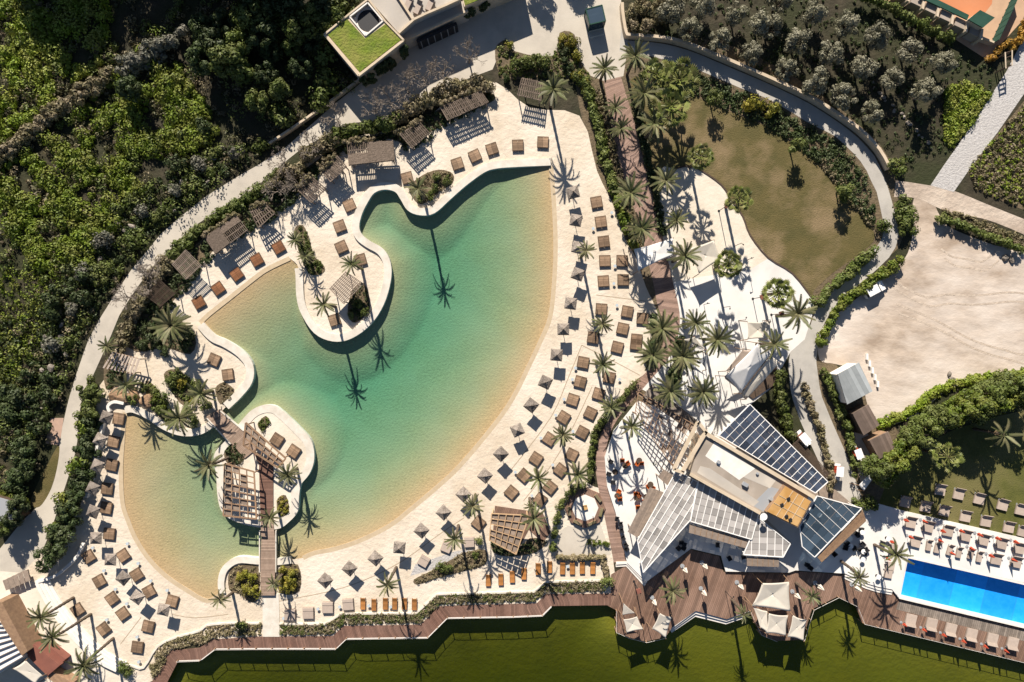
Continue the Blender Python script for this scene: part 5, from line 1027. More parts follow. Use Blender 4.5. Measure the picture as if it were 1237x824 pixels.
# ================================================================ SAILS AND TENTS
def sail(name, pts, label, m='cream', pull=.16, sag=.0, cat='shade sail', poles=True, z0=0, group=None):
    """pts: (px, py, height) corners of a stretched cloth"""
    P3 = [Vector((*W(p[:2], p[2] + z0), p[2] + z0)) for p in pts]; c = sum(P3, Vector()) / len(P3); base = Vector((c.x, c.y, z0))
    r = empty(name, base, 0, label, cat, group); P3 = [p - base for p in P3]; cc = c - base
    n = 8; L = len(P3); ring = []
    for i in range(L):
        a, b2 = P3[i], P3[(i + 1) % L]
        for k in range(n):
            t = k / n; e = a.lerp(b2, t); e = e.lerp(cc, pull * 4 * t * (1 - t)); ring.append(e)
    N_ = len(ring); V = []; R_ = 6
    for j in range(R_ + 1):
        s = 1 - j / R_
        for e in ring:
            p = cc.lerp(e, max(s, .001)); p = Vector((p.x, p.y, p.z - sag * (1 - s))); V.append(p)
    F = [(j * N_ + k, j * N_ + (k + 1) % N_, (j + 1) * N_ + (k + 1) % N_, (j + 1) * N_ + k) for j in range(R_) for k in range(N_)]
    b = MB(); b.add(V, F); o = b.build('cloth', M[m], r, smooth_=True)
    md = o.modifiers.new('thickness', 'SOLIDIFY'); md.thickness = .02
    if poles:
        for p in P3:
            d = Vector((p.x - cc.x, p.y - cc.y, 0)).normalized() * .35
            MB().tube([(p.x + d.x, p.y + d.y, -.1), (p.x, p.y, p.z + .12)], .06, 6).build('mast', M['timber'], r)
    return r
def kz(r, c, *xyz):
    return [(*kp(r, c, xyz[i], xyz[i + 1])[0], xyz[i + 2]) for i in range(0, len(xyz), 3)]
def cz(ox, oy, s, *xyz):
    return [(ox + xyz[i] / s, oy + xyz[i + 1] / s, xyz[i + 2]) for i in range(0, len(xyz), 3)]
sail('shade_sail', kz(1, 2, 580, 380, 3, 772, 325, 4, 775, 405, 3.6, 600, 485, 3.2), 'long white sail stretched across the garden boardwalk', 'whitecanvas', .06)
sail('shade_sail', kz(1, 2, 845, 378, 4, 968, 335, 4, 1002, 425, 3.4, 895, 498, 3.4), 'cream sail beside the boardwalk on the sandy plaza', 'cream', .05, .3)
sail('shade_sail', kz(3, 2, 530, 440, 3.6, 588, 490, 3, 525, 500, 3), 'small triangular white sail on the lake deck corner', 'cream', .1)
sail('shade_sail', kz(3, 2, 530, 520, 3.4, 598, 505, 3, 628, 568, 2.8, 545, 585, 3), 'square white sail at the lake deck corner', 'cream', .1, .2)
sail('shade_sail', kz(3, 2, 705, 488, 3.4, 765, 508, 3, 735, 612, 2.6, 668, 565, 3), 'pointed white sail beside the stepped quay', 'cream', .1, .2)
sail('shade_sail', kz(3, 3, -25, 345, 4.2, 105, 338, 4, 112, 482, 3.4, -75, 455, 3.6), 'big cream sail over the rounded lake deck', 'cream', .05, .4)
sail('shade_sail', kz(3, 3, 5, 490, 3.2, 100, 500, 3.2, 90, 600, 2.6, -10, 585, 2.8), 'middle cream sail of the rounded lake deck', 'cream', .1, .2)
sail('shade_sail', kz(3, 3, 122, 498, 3.2, 190, 520, 2.8, 175, 625, 2.6, 95, 605, 2.8), 'eastern cream sail of the rounded lake deck', 'cream', .12, .2)
sail('shade_sail', kz(3, 2, 1155, 455, 3.4, 1225, 480, 3, 1232, 590, 2.8, 1190, 560, 3), 'narrow cream sail at the western bow of the rounded deck', 'cream', .1, .2)
T5 = (780, 380, 5.886)
sail('stage_tent', cz(*T5, 800, 203, 6.5, 885, 285, 5.5, 672, 562, 3.5, 562, 438, 4.2), 'peaked white stage tent on the white plaza', 'whitecanvas', .05, -.6, cat='tent')
sail('stage_tent', cz(*T5, 880, 300, 5.0, 948, 345, 4.6, 715, 602, 2.6, 682, 562, 3.0), 'cream lower wing of the stage tent', 'cream', -.06, -.2, cat='tent')
sail('stage_tent', cz(*T5, 570, 402, 3.4, 690, 250, 4.6, 757, 255, 5.0, 632, 400, 3.6), 'tan side wing of the stage tent', 'beige', .03, .1, cat='tent')
sail('shade_sail', cz(*T5, 722, 50, 3.4, 888, 50, 3.4, 868, 172, 3.0, 724, 176, 3.0), 'cream square sail on the white plaza above the stage', 'cream', .08, .3)
sail('shade_sail', cz(*T5, 255, 178, 3, 350, 160, 3.4, 430, 250, 3.0, 345, 215, 2.8), 'narrow cream sail by the boardwalk palms', 'cream', .08)
sail('shade_sail', cz(*T5, 438, 282, 3.2, 372, 318, 3, 432, 392, 2.8), 'small grey triangular sail between the plaza palms', 'grey', .08)
MB().prism(ww(cp(780, 380, 5.886, 560, 440, 760, 600, 910, 500, 930, 350, 800, 230)), .04, .3).build('stage_floor', M['darkwood'], label='dark stage floor under the white tent', cat='stage')
# ================================================================ LAMPS, SIGNS, SMALL THINGS
def lamp():
    r = empty('lamp_post', (0, 0, 0), 0, 'lamp', 'lamp'); MB().tube([(0, 0, 0), (0, 0, 4.4)], .06, 7).build('pole', M['black'], r)
    MB().box((0, 0, 4.5), (.75, .75, .22)).build('lamp_head', M['terracotta'], r); MB().disc((0, 0), .2, 0, .1, 10).build('base', M['black'], r); return Proto(r)
LP = lamp()
for p in kp(1, 2, 1200, 610, 1030, 170) + kp(1, 3, 68, 690) + kp(3, 2, 605, 382): x, y = W(p, 4.4); LP.put(x, y, 0, .3, 'tall lamp post with square brown head on the pale plaza', 'square headed lamp posts')
def spot():
    r = empty('spot_lamp', (0, 0, 0), 0, 'lamp', 'lamp'); MB().tube([(0, 0, 0), (0, 0, 3.6)], .045, 6).build('pole', M['black'], r)
    MB().bar((0, 0, 3.6), (.35, .1, 3.7), .06, .06).build('arm', M['black'], r); MB().box((.38, .1, 3.66), (.22, .16, .14)).build('lamp_head', M['black'], r); return Proto(r)
SP = spot()
for p in kp(1, 2, 948, 640, 1045, 655, 1120, 720, 1160, 420, 1100, 350) + kp(1, 3, 15, 720) + kp(3, 2, 605, 385, 1055, 420): x, y = W(p, 3.6); SP.put(x, y, 0, random.random() * 6, 'thin black spot lamp pole on the white plaza', 'thin spot lamps')
# boulders
def boulder(px, s, m='stone', label='pale limestone boulder in the rock garden beside the path', group='limestone boulders', z=0):
    v = unit(60) * np.array([s * random.uniform(.8, 1.2), s * random.uniform(.55, .9), s * .5]) * RNG.uniform(.75, 1.1, (60, 1))
    import bmesh
    bm = bmesh.new()
    for p in v: bm.verts.new(p)
    res = bmesh.ops.convex_hull(bm, input=bm.verts)
    for g in [e for e in bm.verts if not e.link_faces]: bm.verts.remove(g)
    me = bpy.data.meshes.new('boulder'); bm.to_mesh(me); bm.free(); me.materials.append(M[m])
    o = bpy.data.objects.new('boulder', me); x, y = W(px, .3); o.location = (x, y, s * .25 + z); o.rotation_euler = (0, 0, random.uniform(0, 6)); link(o, None, label, 'boulder', group)
for p in kp(1, 0, 568, 250, 725, 130, 845, 195, 380, 462, 485, 428, 300, 745, 220, 800, 300, 800, 1005, 55, 690, 310, 600, 290, 640, 270, 880, 60) + kp(2, 0, 150, 320, 195, 325, 290, 165, 205, 140, 215, 25, 160, 285, 250, 130, 320, 65) + kp(0, 0, 1030, 765, 1075, 715): boulder(p, random.uniform(.35, .75), z=.35)
for i, p in enumerate(kp(2, 0, 560, 255, 600, 275, 650, 270, 690, 290, 640, 240, 720, 285)): boulder(p, random.uniform(.9, 1.5), 'rock', 'brown rock of the outcrop above the small bay', 'brown rocks of the outcrop')
for p in kp(2, 3, 880, 160, 893, 182): boulder(p, .6, 'stone', 'pale boulder at the weedy rim of the dirt lot', 'boulders of the dirt lot')
for p in kp(1, 3, 1150, 420, 1180, 430): boulder(p, .7, 'stone', 'pale boulder on the open dirt beside the low hedge', 'boulders on the dirt')
for i in range(16):
    t = i / 15; p = kp(0, 3, 500 + 300 * t + random.uniform(-12, 12), 400 + 310 * t + random.uniform(-10, 10))[0]; boulder(p, random.uniform(.3, .5), 'stone', 'pale stone in the broken row through the olive grove', 'stone row of the grove')
# ================================================================ BUILDINGS
def local(pts, o): return [(p[0] - o[0], p[1] - o[1]) for p in pts]
def clip_half(poly, n, d):            # keep points with n.p <= d
    out = []
    for i in range(len(poly)):
        a, b = poly[i], poly[(i + 1) % len(poly)]; fa = n[0] * a[0] + n[1] * a[1] - d; fb = n[0] * b[0] + n[1] * b[1] - d
        if fa <= 0: out.append(a)
        if (fa < 0) != (fb < 0) and fa != fb:
            t = fa / (fa - fb); out.append((a[0] + (b[0] - a[0]) * t, a[1] + (b[1] - a[1]) * t))
    return out
def area(p): return abs(sum(p[i][0] * p[(i + 1) % len(p)][1] - p[(i + 1) % len(p)][0] * p[i][1] for i in range(len(p)))) / 2
def glass_roof(root, o, px, h, d, wu, wv, pm, name='glass_roof', barw=.065, skip=0.0, slope=(0, 0)):
    """panes between parallel glazing bars; d = pixel direction of the bars"""
    q = local([W(p, h) for p in px], o); l = math.hypot(*d); u = (d[0] / l, -d[1] / l); v = (-u[1], u[0])
    zf = lambda p: h + slope[0] * p[0] + slope[1] * p[1]
    b = MB()
    for i in range(len(q)): a, c = q[i], q[(i + 1) % len(q)]; b.bar((*a, zf(a)), (*c, zf(c)), .13, .18)
    fr = b.build(name, M['steel'], root)
    cu = [p[0] * u[0] + p[1] * u[1] for p in q]; cv = [p[0] * v[0] + p[1] * v[1] for p in q]
    nv = max(1, round((max(cv) - min(cv)) / wv)); nu = max(1, round((max(cu) - min(cu)) / wu)); sv = (max(cv) - min(cv)) / nv; su = (max(cu) - min(cu)) / nu
    for j in range(nv):
        v0 = min(cv) + j * sv; strip_ = clip_half(clip_half(q, v, v0 + sv), (-v[0], -v[1]), -v0)
        if len(strip_) < 3: continue
        if j:
            e = clip_half(clip_half(q, v, v0 + .02), (-v[0], -v[1]), -v0 + .02)
            if len(e) > 2:
                t = [p[0] * u[0] + p[1] * u[1] for p in e]; a = (u[0] * min(t) + v[0] * v0, u[1] * min(t) + v[1] * v0); c = (u[0] * max(t) + v[0] * v0, u[1] * max(t) + v[1] * v0)
                MB().bar((*a, zf(a) + .05), (*c, zf(c) + .05), barw, .10).build('glazing_bar', M['steel'], fr)
        for i in range(nu):
            u0 = min(cu) + i * su; cell = clip_half(clip_half(strip_, u, u0 + su - .05), (-u[0], -u[1]), -u0)
            if len(cell) > 2 and area(cell) > .12 and random.random() > skip:
                dz = random.uniform(0, .03); MB().prism(cell, h - .02, [zf(p) + .005 for p in cell] if False else h + .012 + dz * .2).build('pane', pm, fr)
    return fr
def slab(root, o, px, z0, z1, name, m, holes=()):
    return MB().prism(local([W(p, z1) for p in px], o), z0, z1, [local([W(p, z1) for p in h_], o) for h_ in holes]).build(name, m, root)
def beamz(root, o, p, q, z, w, t, name, m):
    a, c = local([W(p, z), W(q, z)], o); MB().bar((*a, z), (*c, z), w, t).build(name, m, root)
# ---------------- the restaurant
o = W((900, 600)); R = empty('restaurant_building', (*o, 0), 0, 'flat roofed restaurant with orange roof block and glass wings on the white terrace', 'building')
slab(R, o, [(846, 526), (976, 598), (955, 628), (922, 620), (836, 570)], 0.2, 4.8, 'wall', M['wall'])
slab(R, o, [(848, 524), (978, 597), (964, 622), (920, 619), (834, 572)], 4.82, 5.0, 'roof', M['roofgrey'])
slab(R, o, [(863, 534), (912, 566), (893, 580), (852, 551)], 5.003, 5.02, 'roof_patch', M['whitewall'])
slab(R, o, [(897, 560), (938, 580), (930, 590), (888, 572)], 5.003, 5.018, 'roof_patch', M['concrete'])
slab(R, o, [(846, 563), (858, 566), (917, 606), (910, 612), (842, 571)], 5.003, 5.022, 'roof_patch', M['concrete'])
slab(R, o, [(930, 588), (946, 592), (922, 618), (908, 610)], 5.003, 5.016, 'roof_patch', M['grey'])
for p, q, w in (((852, 523), (984, 601), .6), ((843, 510), (814, 567), .5), ((853, 521), (824, 570), .55), ((843, 510), (853, 522), .5), ((814, 567), (826, 571), .5), ((834, 573), (918, 620), .45)):
    beamz(R, o, p, q, 5.25, w, .5, 'parapet', M['wall'])
for i in range(6): beamz(R, o, (846 - 4.6 * i, 513 + 9 * i), (850 - 4.6 * i, 523 + 7.6 * i), 5.0, .12, .12, 'rafter', M['timber'])
orr = slab(R, o, [(948.4, 586.6), (980.4, 606), (963.7, 637.5), (925.8, 618.6)], 0.2, 6.0, 'roof_block', M['timber'])
slab(orr, o, [(949, 587.5), (979.5, 606), (963.3, 636), (927, 618)], 6.003, 6.12, 'metal_roof', M['orangeroof'])
for t in (.3, .5, .75): 
    a = (949 + (979.5 - 949) * t, 587.5 + (606 - 587.5) * t); c = (927 + (963.3 - 927) * t, 618 + (636 - 618) * t); beamz(orr, o, a, c, 6.15, .07, .06, 'roof_seam', M['wall'])
for t in (.35, .65):
    a = (949 + (927 - 949) * t, 587.5 + (618 - 587.5) * t); c = (979.5 + (963.3 - 979.5) * t, 606 + (636 - 606) * t); beamz(orr, o, a, c, 6.16, .07, .06, 'roof_seam', M['wall'])
for p in cp(920, 580, 6.867, 225, 155, 170, 205, 208, 300, 240, 328):
    a = local([W(p, 6.3)], o)[0]; MB().box((a[0], a[1], 6.25), (.5, .35, .25), .5).build('roof_vent', M['black'], orr)
a = local([W((922, 624), 5.6)], o)[0]; b = MB(); b.disc(a, .15, 5.2, 5.5, 10); b.disc(a, .1, 5.45, 5.8, 14, .6); b.build('satellite_dish', M['white'], R)
glass_roof(R, o, [(905.9, 488.5), (1000, 582), (984.9, 595.5), (868.5, 525.9)], 4.3, (-205, 210), 1.25, 1.22, M['panedark'])
glass_roof(R, o, [(987, 599), (1040.9, 614), (984, 673), (968.8, 660), (966, 636)], 4.2, (230, 215), 1.3, 1.5, M['paneblue'])
glass_roof(R, o, [(817, 569), (842.6, 582), (834, 628), (777, 691.7), (770, 653)], 4.2, (-295, 475), 1.25, 1.05, M['panepale'], barw=.10)
glass_roof(R, o, [(845, 576), (917, 618.6), (908, 651.7), (834, 629.7)], 4.25, (-70, 280), 1.1, 1.05, M['panepale'], barw=.10)
glass_roof(R, o, [(917, 626), (954.7, 656.8), (946, 673), (898, 670)], 4.1, (-5, 200), 1.1, 1.2, M['panepale'], barw=.10)
def eave(px, z, n):
    e = slab(R, o, px, z - .12, z, 'timber_eave', M['timbergrey'])
    for i in range(1, n):
        t = i / n; a = tuple(px[0][d] + (px[1][d] - px[0][d]) * t for d in (0, 1)); c = tuple(px[3][d] + (px[2][d] - px[3][d]) * t for d in (0, 1)); beamz(e, o, a, c, z + .03, .06, .06, 'batten', M['timber'])
eave(cp(750, 560, 5.886, 490, 432, 903, 548, 886, 602, 484, 492), 3.9, 10)
eave(cp(750, 560, 5.886, 896, 668, 1124, 672, 1124, 736, 896, 728), 3.8, 6)
eave(cp(920, 580, 6.867, 838, 245, 868, 340, 500, 684, 462, 640), 3.9, 12)
for p in ((772, 650), (778, 688), (832, 632), (906, 650), (899, 668), (944, 671), (984, 671), (1038, 614), (906, 491), (997, 582), (1012, 643), (870, 528)):
    a = local([W(p, 4.1)], o)[0]; MB().bar((*a, .4), (*a, 4.05), .14, .14).build('column', M['steel'], R)
sheet('dining_floor', [(868, 528), (905, 491), (998, 583), (1036, 615), (986, 668), (968, 655), (985, 600)], TERR + .012, M['timbergrey'])
sheet('restaurant_floor', [(815, 572), (845, 576), (917, 619), (955, 655), (944, 668), (900, 665), (834, 628), (785, 680), (774, 655)], TERR + .010, M['concrete'])
def tables_inside(pts):
    for p in pts: x, y = W(p, 1.1); TW.put(x, y, TERR + .012, 0, 'round table seen through the dark glass roof of the restaurant', 'tables under the glass roof')
tables_inside([(893, 512), (905, 505), (905, 525), (920, 515), (925, 535), (938, 530), (945, 552), (958, 550), (965, 570), (980, 572), (985, 585), (1000, 612), (1012, 622), (1000, 635), (985, 648), (990, 622)])
for p, d_ in (((900, 585), (.9, .6, .5)), ((868, 558), (.5, .5, .35)), ((932, 603), (.7, .5, .4)), ((915, 572), (.35, .35, .3))):
    a = local([W(p, 5.2)], o)[0]; MB().box((a[0], a[1], 5.02 + d_[2] / 2), d_, -.5).build('roof_unit', M['grey'], R)
# covered stands west of the restaurant
for pts, lab in ((cp(750, 560, 5.886, 310, 48, 375, 90, 330, 150, 272, 100), 'small timber roof beside the lattice pergola'), (cp(750, 560, 5.886, 210, 180, 300, 215, 130, 520, 60, 480), 'slatted timber screen roof along the western glass wing')):
    pergola('timber_canopy', pts, 2.9, lab, nu=9, nv=3, m='timbergrey', w=.42, z=TERR, cat='canopy')
# timber rack beside the path
pergola('slatted_rack', cp(860, 480, 5.886, 580, 340, 625, 300, 830, 540, 800, 570), 1.2, 'open slatted rack between the glass roof and the path', nu=8, nv=2, m='darkwood', w=.12, cat='rack')
# ---------------- octagonal seating
oc = W((706.5, 613)); Rr = empty('octagon_seating', (*oc, 0), 0, 'white octagonal floor with wooden ring and benches round a fire pit', 'seating')
MB().disc((0, 0), 3.45, 0, .34, 8).build('ring_deck', M['deckx'], Rr); MB().disc((0, 0), 2.25, .1, .36, 8).build('floor', M['whitewall'], Rr)
for k in range(5):
    a = D(-100 + 52 * k - 70); c = (2.75 * math.cos(a), 2.75 * math.sin(a)); bb = MB().box((*c, .5), (.5, 1.5, .26), a).build('bench', M['timber'], Rr); MB().box((*c, .68), (.44, 1.44, .1), a).build('cushion', M['leafdry'], bb)
MB().box((0, .1, .5), (.75, .75, .3), .3).build('fire_pit', M['orangeroof'], Rr)
sheet('seating_patio', cp(530, 560, 5.886, 830, 500, 920, 440, 1020, 470, 1140, 400, 1225, 650, 860, 655, 825, 590), .022, M['paving'])
shrubs('leafbright', cp(530, 560, 5.886, 1075, 572, 1110, 574, 1145, 576, 1180, 578, 1208, 582), 'clipped ball shrub in the row beside the octagonal seating', 'ball shrubs by the octagonal seating', .5, .6)
# ---------------- the northern building with grass roof
C2 = (380, 0, 5.886)
o = W((470, 30)); B = empty('grass_roofed_building', (*o, 0), 0, 'beige hillside building with bright grass roof and round roof opening', 'building')
ga = cp(*C2, 70, 247, 235, 112, 382, -5, 505, 155, 635, 288, 315, 540); well = cp(*C2, 250, 120, 378, 20, 487, 150, 362, 255)
slab(B, o, ga, -.2, 5.4, 'wall', M['wall'], [well])
slab(B, o, cp(*C2, 95, 249, 232, 135, 360, 274, 506, 170, 612, 283, 320, 512), 5.403, 5.47, 'grass_roof', M['greenroof'])
for i in range(len(ga)): beamz(B, o, ga[i], ga[(i + 1) % len(ga)], 5.5, .28, .3, 'parapet', M['wall'])
for i in range(4): beamz(B, o, well[i], well[(i + 1) % 4], 5.48, .22, .22, 'parapet', M['whitewall'])
slab(B, o, well, 3.0, 4.8, 'light_well', M['whitewall'])
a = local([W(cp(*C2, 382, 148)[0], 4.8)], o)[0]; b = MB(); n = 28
b.disc(a, 1.75, 4.0, 4.86, n); b.build('opening_shade_disc', M['black'], B)  # solid black disc paints the darkness of a deep hole
slab(B, o, cp(*C2, 388, -3, 600, 238, 706, 145, 800, 100, 930, 45, 1040, -5, 1000, -160, 480, -160), -.2, 5.0, 'wall', M['concrete'])
slab(B, o, cp(*C2, 606, 243, 640, 288, 860, 185, 1090, 78, 1050, 8, 930, 55, 800, 110, 712, 152), -.2, 3.4, 'lower_roof', M['concrete'])
for p in ([(600, 238), (706, 143), (800, 98), (930, 43), (1040, -8)], [(640, 288), (860, 186), (1090, 78)], [(570, -60), (700, 140)]):
    z = 5.3 if p[0] != (640, 288) else 3.6; q = cp(*C2, *[v for t in p for v in t])
    for u_, v_ in zip(q[:-1], q[1:]): beamz(B, o, u_, v_, z, .35, .6, 'parapet', M['wall'])
slab(B, o, cp(*C2, 1052, 5, 1064, 48, 1500, -130, 1440, -180), -.2, 4.4, 'wall', M['wall']); slab(B, o, cp(*C2, 1060, 2, 1070, 38, 1490, -130, 1440, -165), 4.403, 4.47, 'grass_roof', M['greenroof'])
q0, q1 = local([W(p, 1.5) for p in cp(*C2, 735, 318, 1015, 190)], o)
MB().bar((*q0, 1.45), (*q1, 1.45), .5, 2.7).build('garage_shade_block', M['black'], B)  # solid black block paints the shade of a recess in the wall
for i in range(6):
    t = (i + .5) / 6; c_ = (q0[0] + (q1[0] - q0[0]) * t, q0[1] + (q1[1] - q0[1]) * t); MB().box((c_[0] + .1, c_[1] - .26, 1.4), (.12, .12, 2.6)).build('mullion', M['grey'], B)
for p in cp(*C2, 735, 52, 822, 28, 668, 18): x, y = W(p, 5.4); q_ = PB1.put(x, y, 5.0, D(-25), 'pale blue shaded sunbed on the roof terrace of the northern building', 'sunbeds on the roof terrace', 1.1)
for t in (((335, 575), (420, 540)), ((440, 500), (560, 420)), ((610, 380), (650, 340))): hedge('wall_creeper', cp(*C2, t[0][0] + 8, t[0][1] + 22, t[1][0] + 8, t[1][1] + 22), .9, 4.8, M['leafdark'], 'dark creeper hanging on the south wall of the grass roofed building', 'creeper', group='wall creepers', leaf=.16)
for t in (((1075, 110), (1140, 90)), ((1180, 70), (1236, 40))): hedge('wall_creeper', cp(*C2, *t[0], *t[1]), .9, 3.6, M['leafdark'], 'dark creeper on the wall below the small grass roof', 'creeper', group='small roof creepers', leaf=.16)
# glass lift box on the plaza
o = W((720, 20)); G = empty('glass_stair_box', (*o, 0), 0, 'dark framed glass box standing on the north plaza', 'kiosk')
gq = kp(0, 2, 350, 45, 428, 25, 445, 100, 370, 118)
q = local([W(p, 2.6) for p in gq], o)
for i in range(4):
    a, c = q[i], q[(i + 1) % 4]; MB().bar((*a, 2.6), (*c, 2.6), .16, .16).build('frame', M['courtgreen'], G); MB().bar((*a, 0), (*a, 2.6), .14, .14).build('post', M['courtgreen'], G)
    MB().bar((*[a[k] * .97 + c[k] * .03 for k in (0, 1)], 1.25), (*[a[k] * .03 + c[k] * .97 for k in (0, 1)], 1.25), .03, 2.3).build('pane', M['paneblue'], G)
MB().prism([(p[0] * .97, p[1] * .97) for p in q], 2.6, 2.63).build('pane', M['paneblue'], G)
# ---------------- sheds at the dirt lot
def shed(px, z, label, roofm, wallm, name, doors=()):
    o = W(px[0]); c = W(tuple(sum(p[d] for p in px) / 4 for d in (0, 1)), z); Rt = empty(name, (*c, 0), 0, label, 'shed')
    q = local([W(p, z) for p in px], c)
    MB().prism([(p[0] * .95, p[1] * .95) for p in q], -.05, z - .16).build('wall', wallm, Rt)
    e = Vector(q[1]) - Vector(q[0]); rf = MB(); ang = math.atan2(e.y, e.x); ca, sa = math.cos(-ang), math.sin(-ang)
    qq = [(p[0] * ca - p[1] * sa, p[0] * sa + p[1] * ca) for p in q]; rf.prism(qq, z - .15, [z + .12, z + .12, z - .05, z - .05]); ob = rf.build('roof', roofm, Rt); ob.rotation_euler = (0, 0, ang)
    m_ = (Vector(q[3]) + Vector(q[2])) / 2 * .96; MB().box((m_.x, m_.y, 1.0), (.9, .12, 2.0), ang).build('door', M['darkwood'], Rt)
    return Rt
shed(kp(2, 3, 338, 160, 440, 104, 508, 242, 385, 306), 3.6, 'white walled shed with grey metal roof beside the dirt lot', M['zinc'], M['whitewall'], 'metal_shed')
shed(kp(2, 3, 410, 350, 485, 306, 542, 405, 465, 456), 2.9, 'brown roofed hut between the grey shed and the other hut', M['brownroof'], M['darkwood'], 'brown_hut')
shed(kp(2, 3, 490, 480, 582, 436, 622, 525, 540, 570), 2.7, 'brown roofed hut beside the round trees', M['brownroof'], M['timber'], 'brown_hut')
sheet('hut_yard', kp(2, 3, 400, 440, 480, 440, 540, 560, 600, 560, 520, 640, 460, 720, 430, 600), .03, M['paving'])
sail('shade_sail', kz(2, 3, 440, 695, 2.4, 505, 628, 2.4, 522, 645, 2.2, 465, 722, 2.2), 'long white awning beside the hut yard and the round trees', 'whitecanvas', .02)
for i in range(5):
    p = kp(2, 3, 475 + 13 * i, 75 + 33 * i)[0]; x, y = W(p); MB().box((0, 0, .25), (.3, 1.0, .5)).build('barrier_block', M['white'], label='white concrete block in the line beside the grey shed', cat='block', group='barrier blocks').location = (x, y, 0)
# corner hut at the western edge
o = W((0, 600)); Hh = empty('corner_hut', (*o, 0), 0, 'dark tin roofed hut at the western corner below the creeper bank', 'hut')
slab(Hh, o, kp(2, 0, -60, 740, 40, 770, 100, 850, -60, 880), -.1, 2.6, 'wall', M['darkwood']); slab(Hh, o, kp(2, 0, -62, 738, 42, 768, 104, 852, -62, 884), 2.61, 2.75, 'roof', M['grey'])
# ---------------- south-west building
C1 = (0, 700, 6.64); o = W((10, 780)); SWB = empty('beach_bar_building', (*o, 0), 0, 'beach bar with white slatted roof and terracotta block by the west plaza', 'building')
slab(SWB, o, cp(*C1, -200, 300, 0, 345, 190, 628, 20, 735, -220, 900), -.1, 3.4, 'wall', M['whitewall'])
fr = slab(SWB, o, cp(*C1, -200, 300, 0, 348, 188, 626, 22, 730, -210, 880), 3.42, 3.6, 'white_roof', M['white'])
for i in range(9):
    t = i / 8; beamz(fr, o, cp(*C1, -190 + 0 * t, 300 + 540 * t)[0], cp(*C1, 0 + 185 * t, 350 + 270 * t)[0], 3.75, .14, .2, 'roof_slat', M['slatgrey'])
slab(SWB, o, cp(*C1, -40, 180, 15, 185, 222, 575, 175, 612, 0, 335), -.1, 3.8, 'timber_roof', M['timber'])
slab(SWB, o, cp(*C1, 62, 288, 108, 266, 182, 405, 150, 432), -.1, 1.6, 'counter_box', M['terracotta'])
slab(SWB, o, cp(*C1, 268, 520, 478, 690, 380, 775, 205, 602), -.1, 2.4, 'terracotta_roof', M['terracotta'])
slab(SWB, o, cp(*C1, 312, 528, 352, 505, 525, 640, 478, 688), -.1, 1.5, 'terracotta_wall', M['terracotta'])
slab(SWB, o, cp(*C1, 405, 735, 585, 830, 560, 900, 375, 790), -.1, 2.0, 'timber_bar', M['timber'])
sail('shade_sail', cz(*C1, 105, 715, 3.6, 205, 648, 3.6, 345, 772, 3.2, 285, 840, 3.2), 'cream sail between the beach bar and the terracotta block', 'cream', .06, .1)
# gate bridge near the plaza
pergola('slatted_gate', kp(3, 0, 25, 330, 120, 285, 135, 335, 40, 375), 1.0, 'low slatted gate across the west path', nu=5, nv=2, m='timbergrey', w=.9, cat='gate')
# ---------------- tennis pavilion
C6 = (1030, 0, 5.97); o = W((1150, 10)); TP = empty('tennis_pavilion', (*o, 0), 0, 'row of changing booths with dark green roofs beside the clay court', 'building')
wall_px = cp(*C6, 340, -20, 850, 262, 870, 225, 830, 140, 520, 0, 420, -60)
for i in range(6):
    a = cp(*C6, 395 + 105 * i - 80, 5 + 55 * i - 45)[0]; c = cp(*C6, 470 + 105 * i - 80, 40 + 55 * i - 45)[0]; 
    slab(TP, o, [a, c, (c[0] + 2.5, c[1] - 10), (a[0] + 2.5, a[1] - 10)], -.1, 2.0, 'booth', M['roofgrey'])
    slab(TP, o, [(c[0] + .6, c[1] + 1.5), (c[0] + 3.4, c[1] + 3), (c[0] + 5, c[1] - 10), (c[0] + 2.6, c[1] - 11)], -.1, 2.4, 'partition', M['wall'])
slab(TP, o, cp(*C6, 500, -40, 620, 0, 840, 108, 828, 142, 600, 35, 480, -20), 2.3, 2.55, 'roof', M['courtgreen'])
slab(TP, o, cp(*C6, 920, 75, 1022, 128, 940, 196, 838, 140), -.1, 3.2, 'end_booth', M['wall']); slab(TP, o, cp(*C6, 920, 72, 1026, 127, 940, 200, 834, 140), 3.21, 3.4, 'roof', M['courtgreen'])
ff = [W(p) for p in cp(*C6, 1150, -30, 985, 330)]; FN = empty('court_fence', (*ff[0], 0), 0, 'dark green fence along the clay court and the pink walk', 'fence'); dv = (ff[1][0] - ff[0][0], ff[1][1] - ff[0][1])
for i in range(8): t = i / 7; MB().bar((dv[0] * t, dv[1] * t, -.1), (dv[0] * t, dv[1] * t, 2.4), .1, .1).build('post', M['courtgreen'], FN)
MB().bar((0, 0, 1.3), (*dv, 1.3), .04, 2.2).build('mesh_screen', M['courtgreen'], FN)
ff = [W(p) for p in cp(*C6, 735, 225, 990, 330)]; MB().bar((*ff[0], .6), (*ff[1], .6), .3, 1.3).build('court_wall', M['wall'], label='low beige wall at the end of the court paving', cat='wall')
hedge('orange_hedge', cp(*C6, 1000, 425, 1050, 370, 1090, 330, 1140, 305), 1.6, 1.5, M['orangebush'], 'orange flowering hedge by the pale gateway', 'hedge', group=None)
hedge('orange_hedge', cp(*C6, 1165, 330, 1200, 290, 1240, 220, 1270, 140), 1.8, 1.8, M['orangebush'], 'orange flowering hedge along the walk east of the gateway', 'hedge')
pergola('gate_beams', cp(*C6, 1100, 380, 1150, 365, 1150, 470, 1105, 490), 2.6, 'small beam gateway over the pale gravel path', nu=2, nv=4, m='wall', mb='darkwood', w=.2, cat='gate')
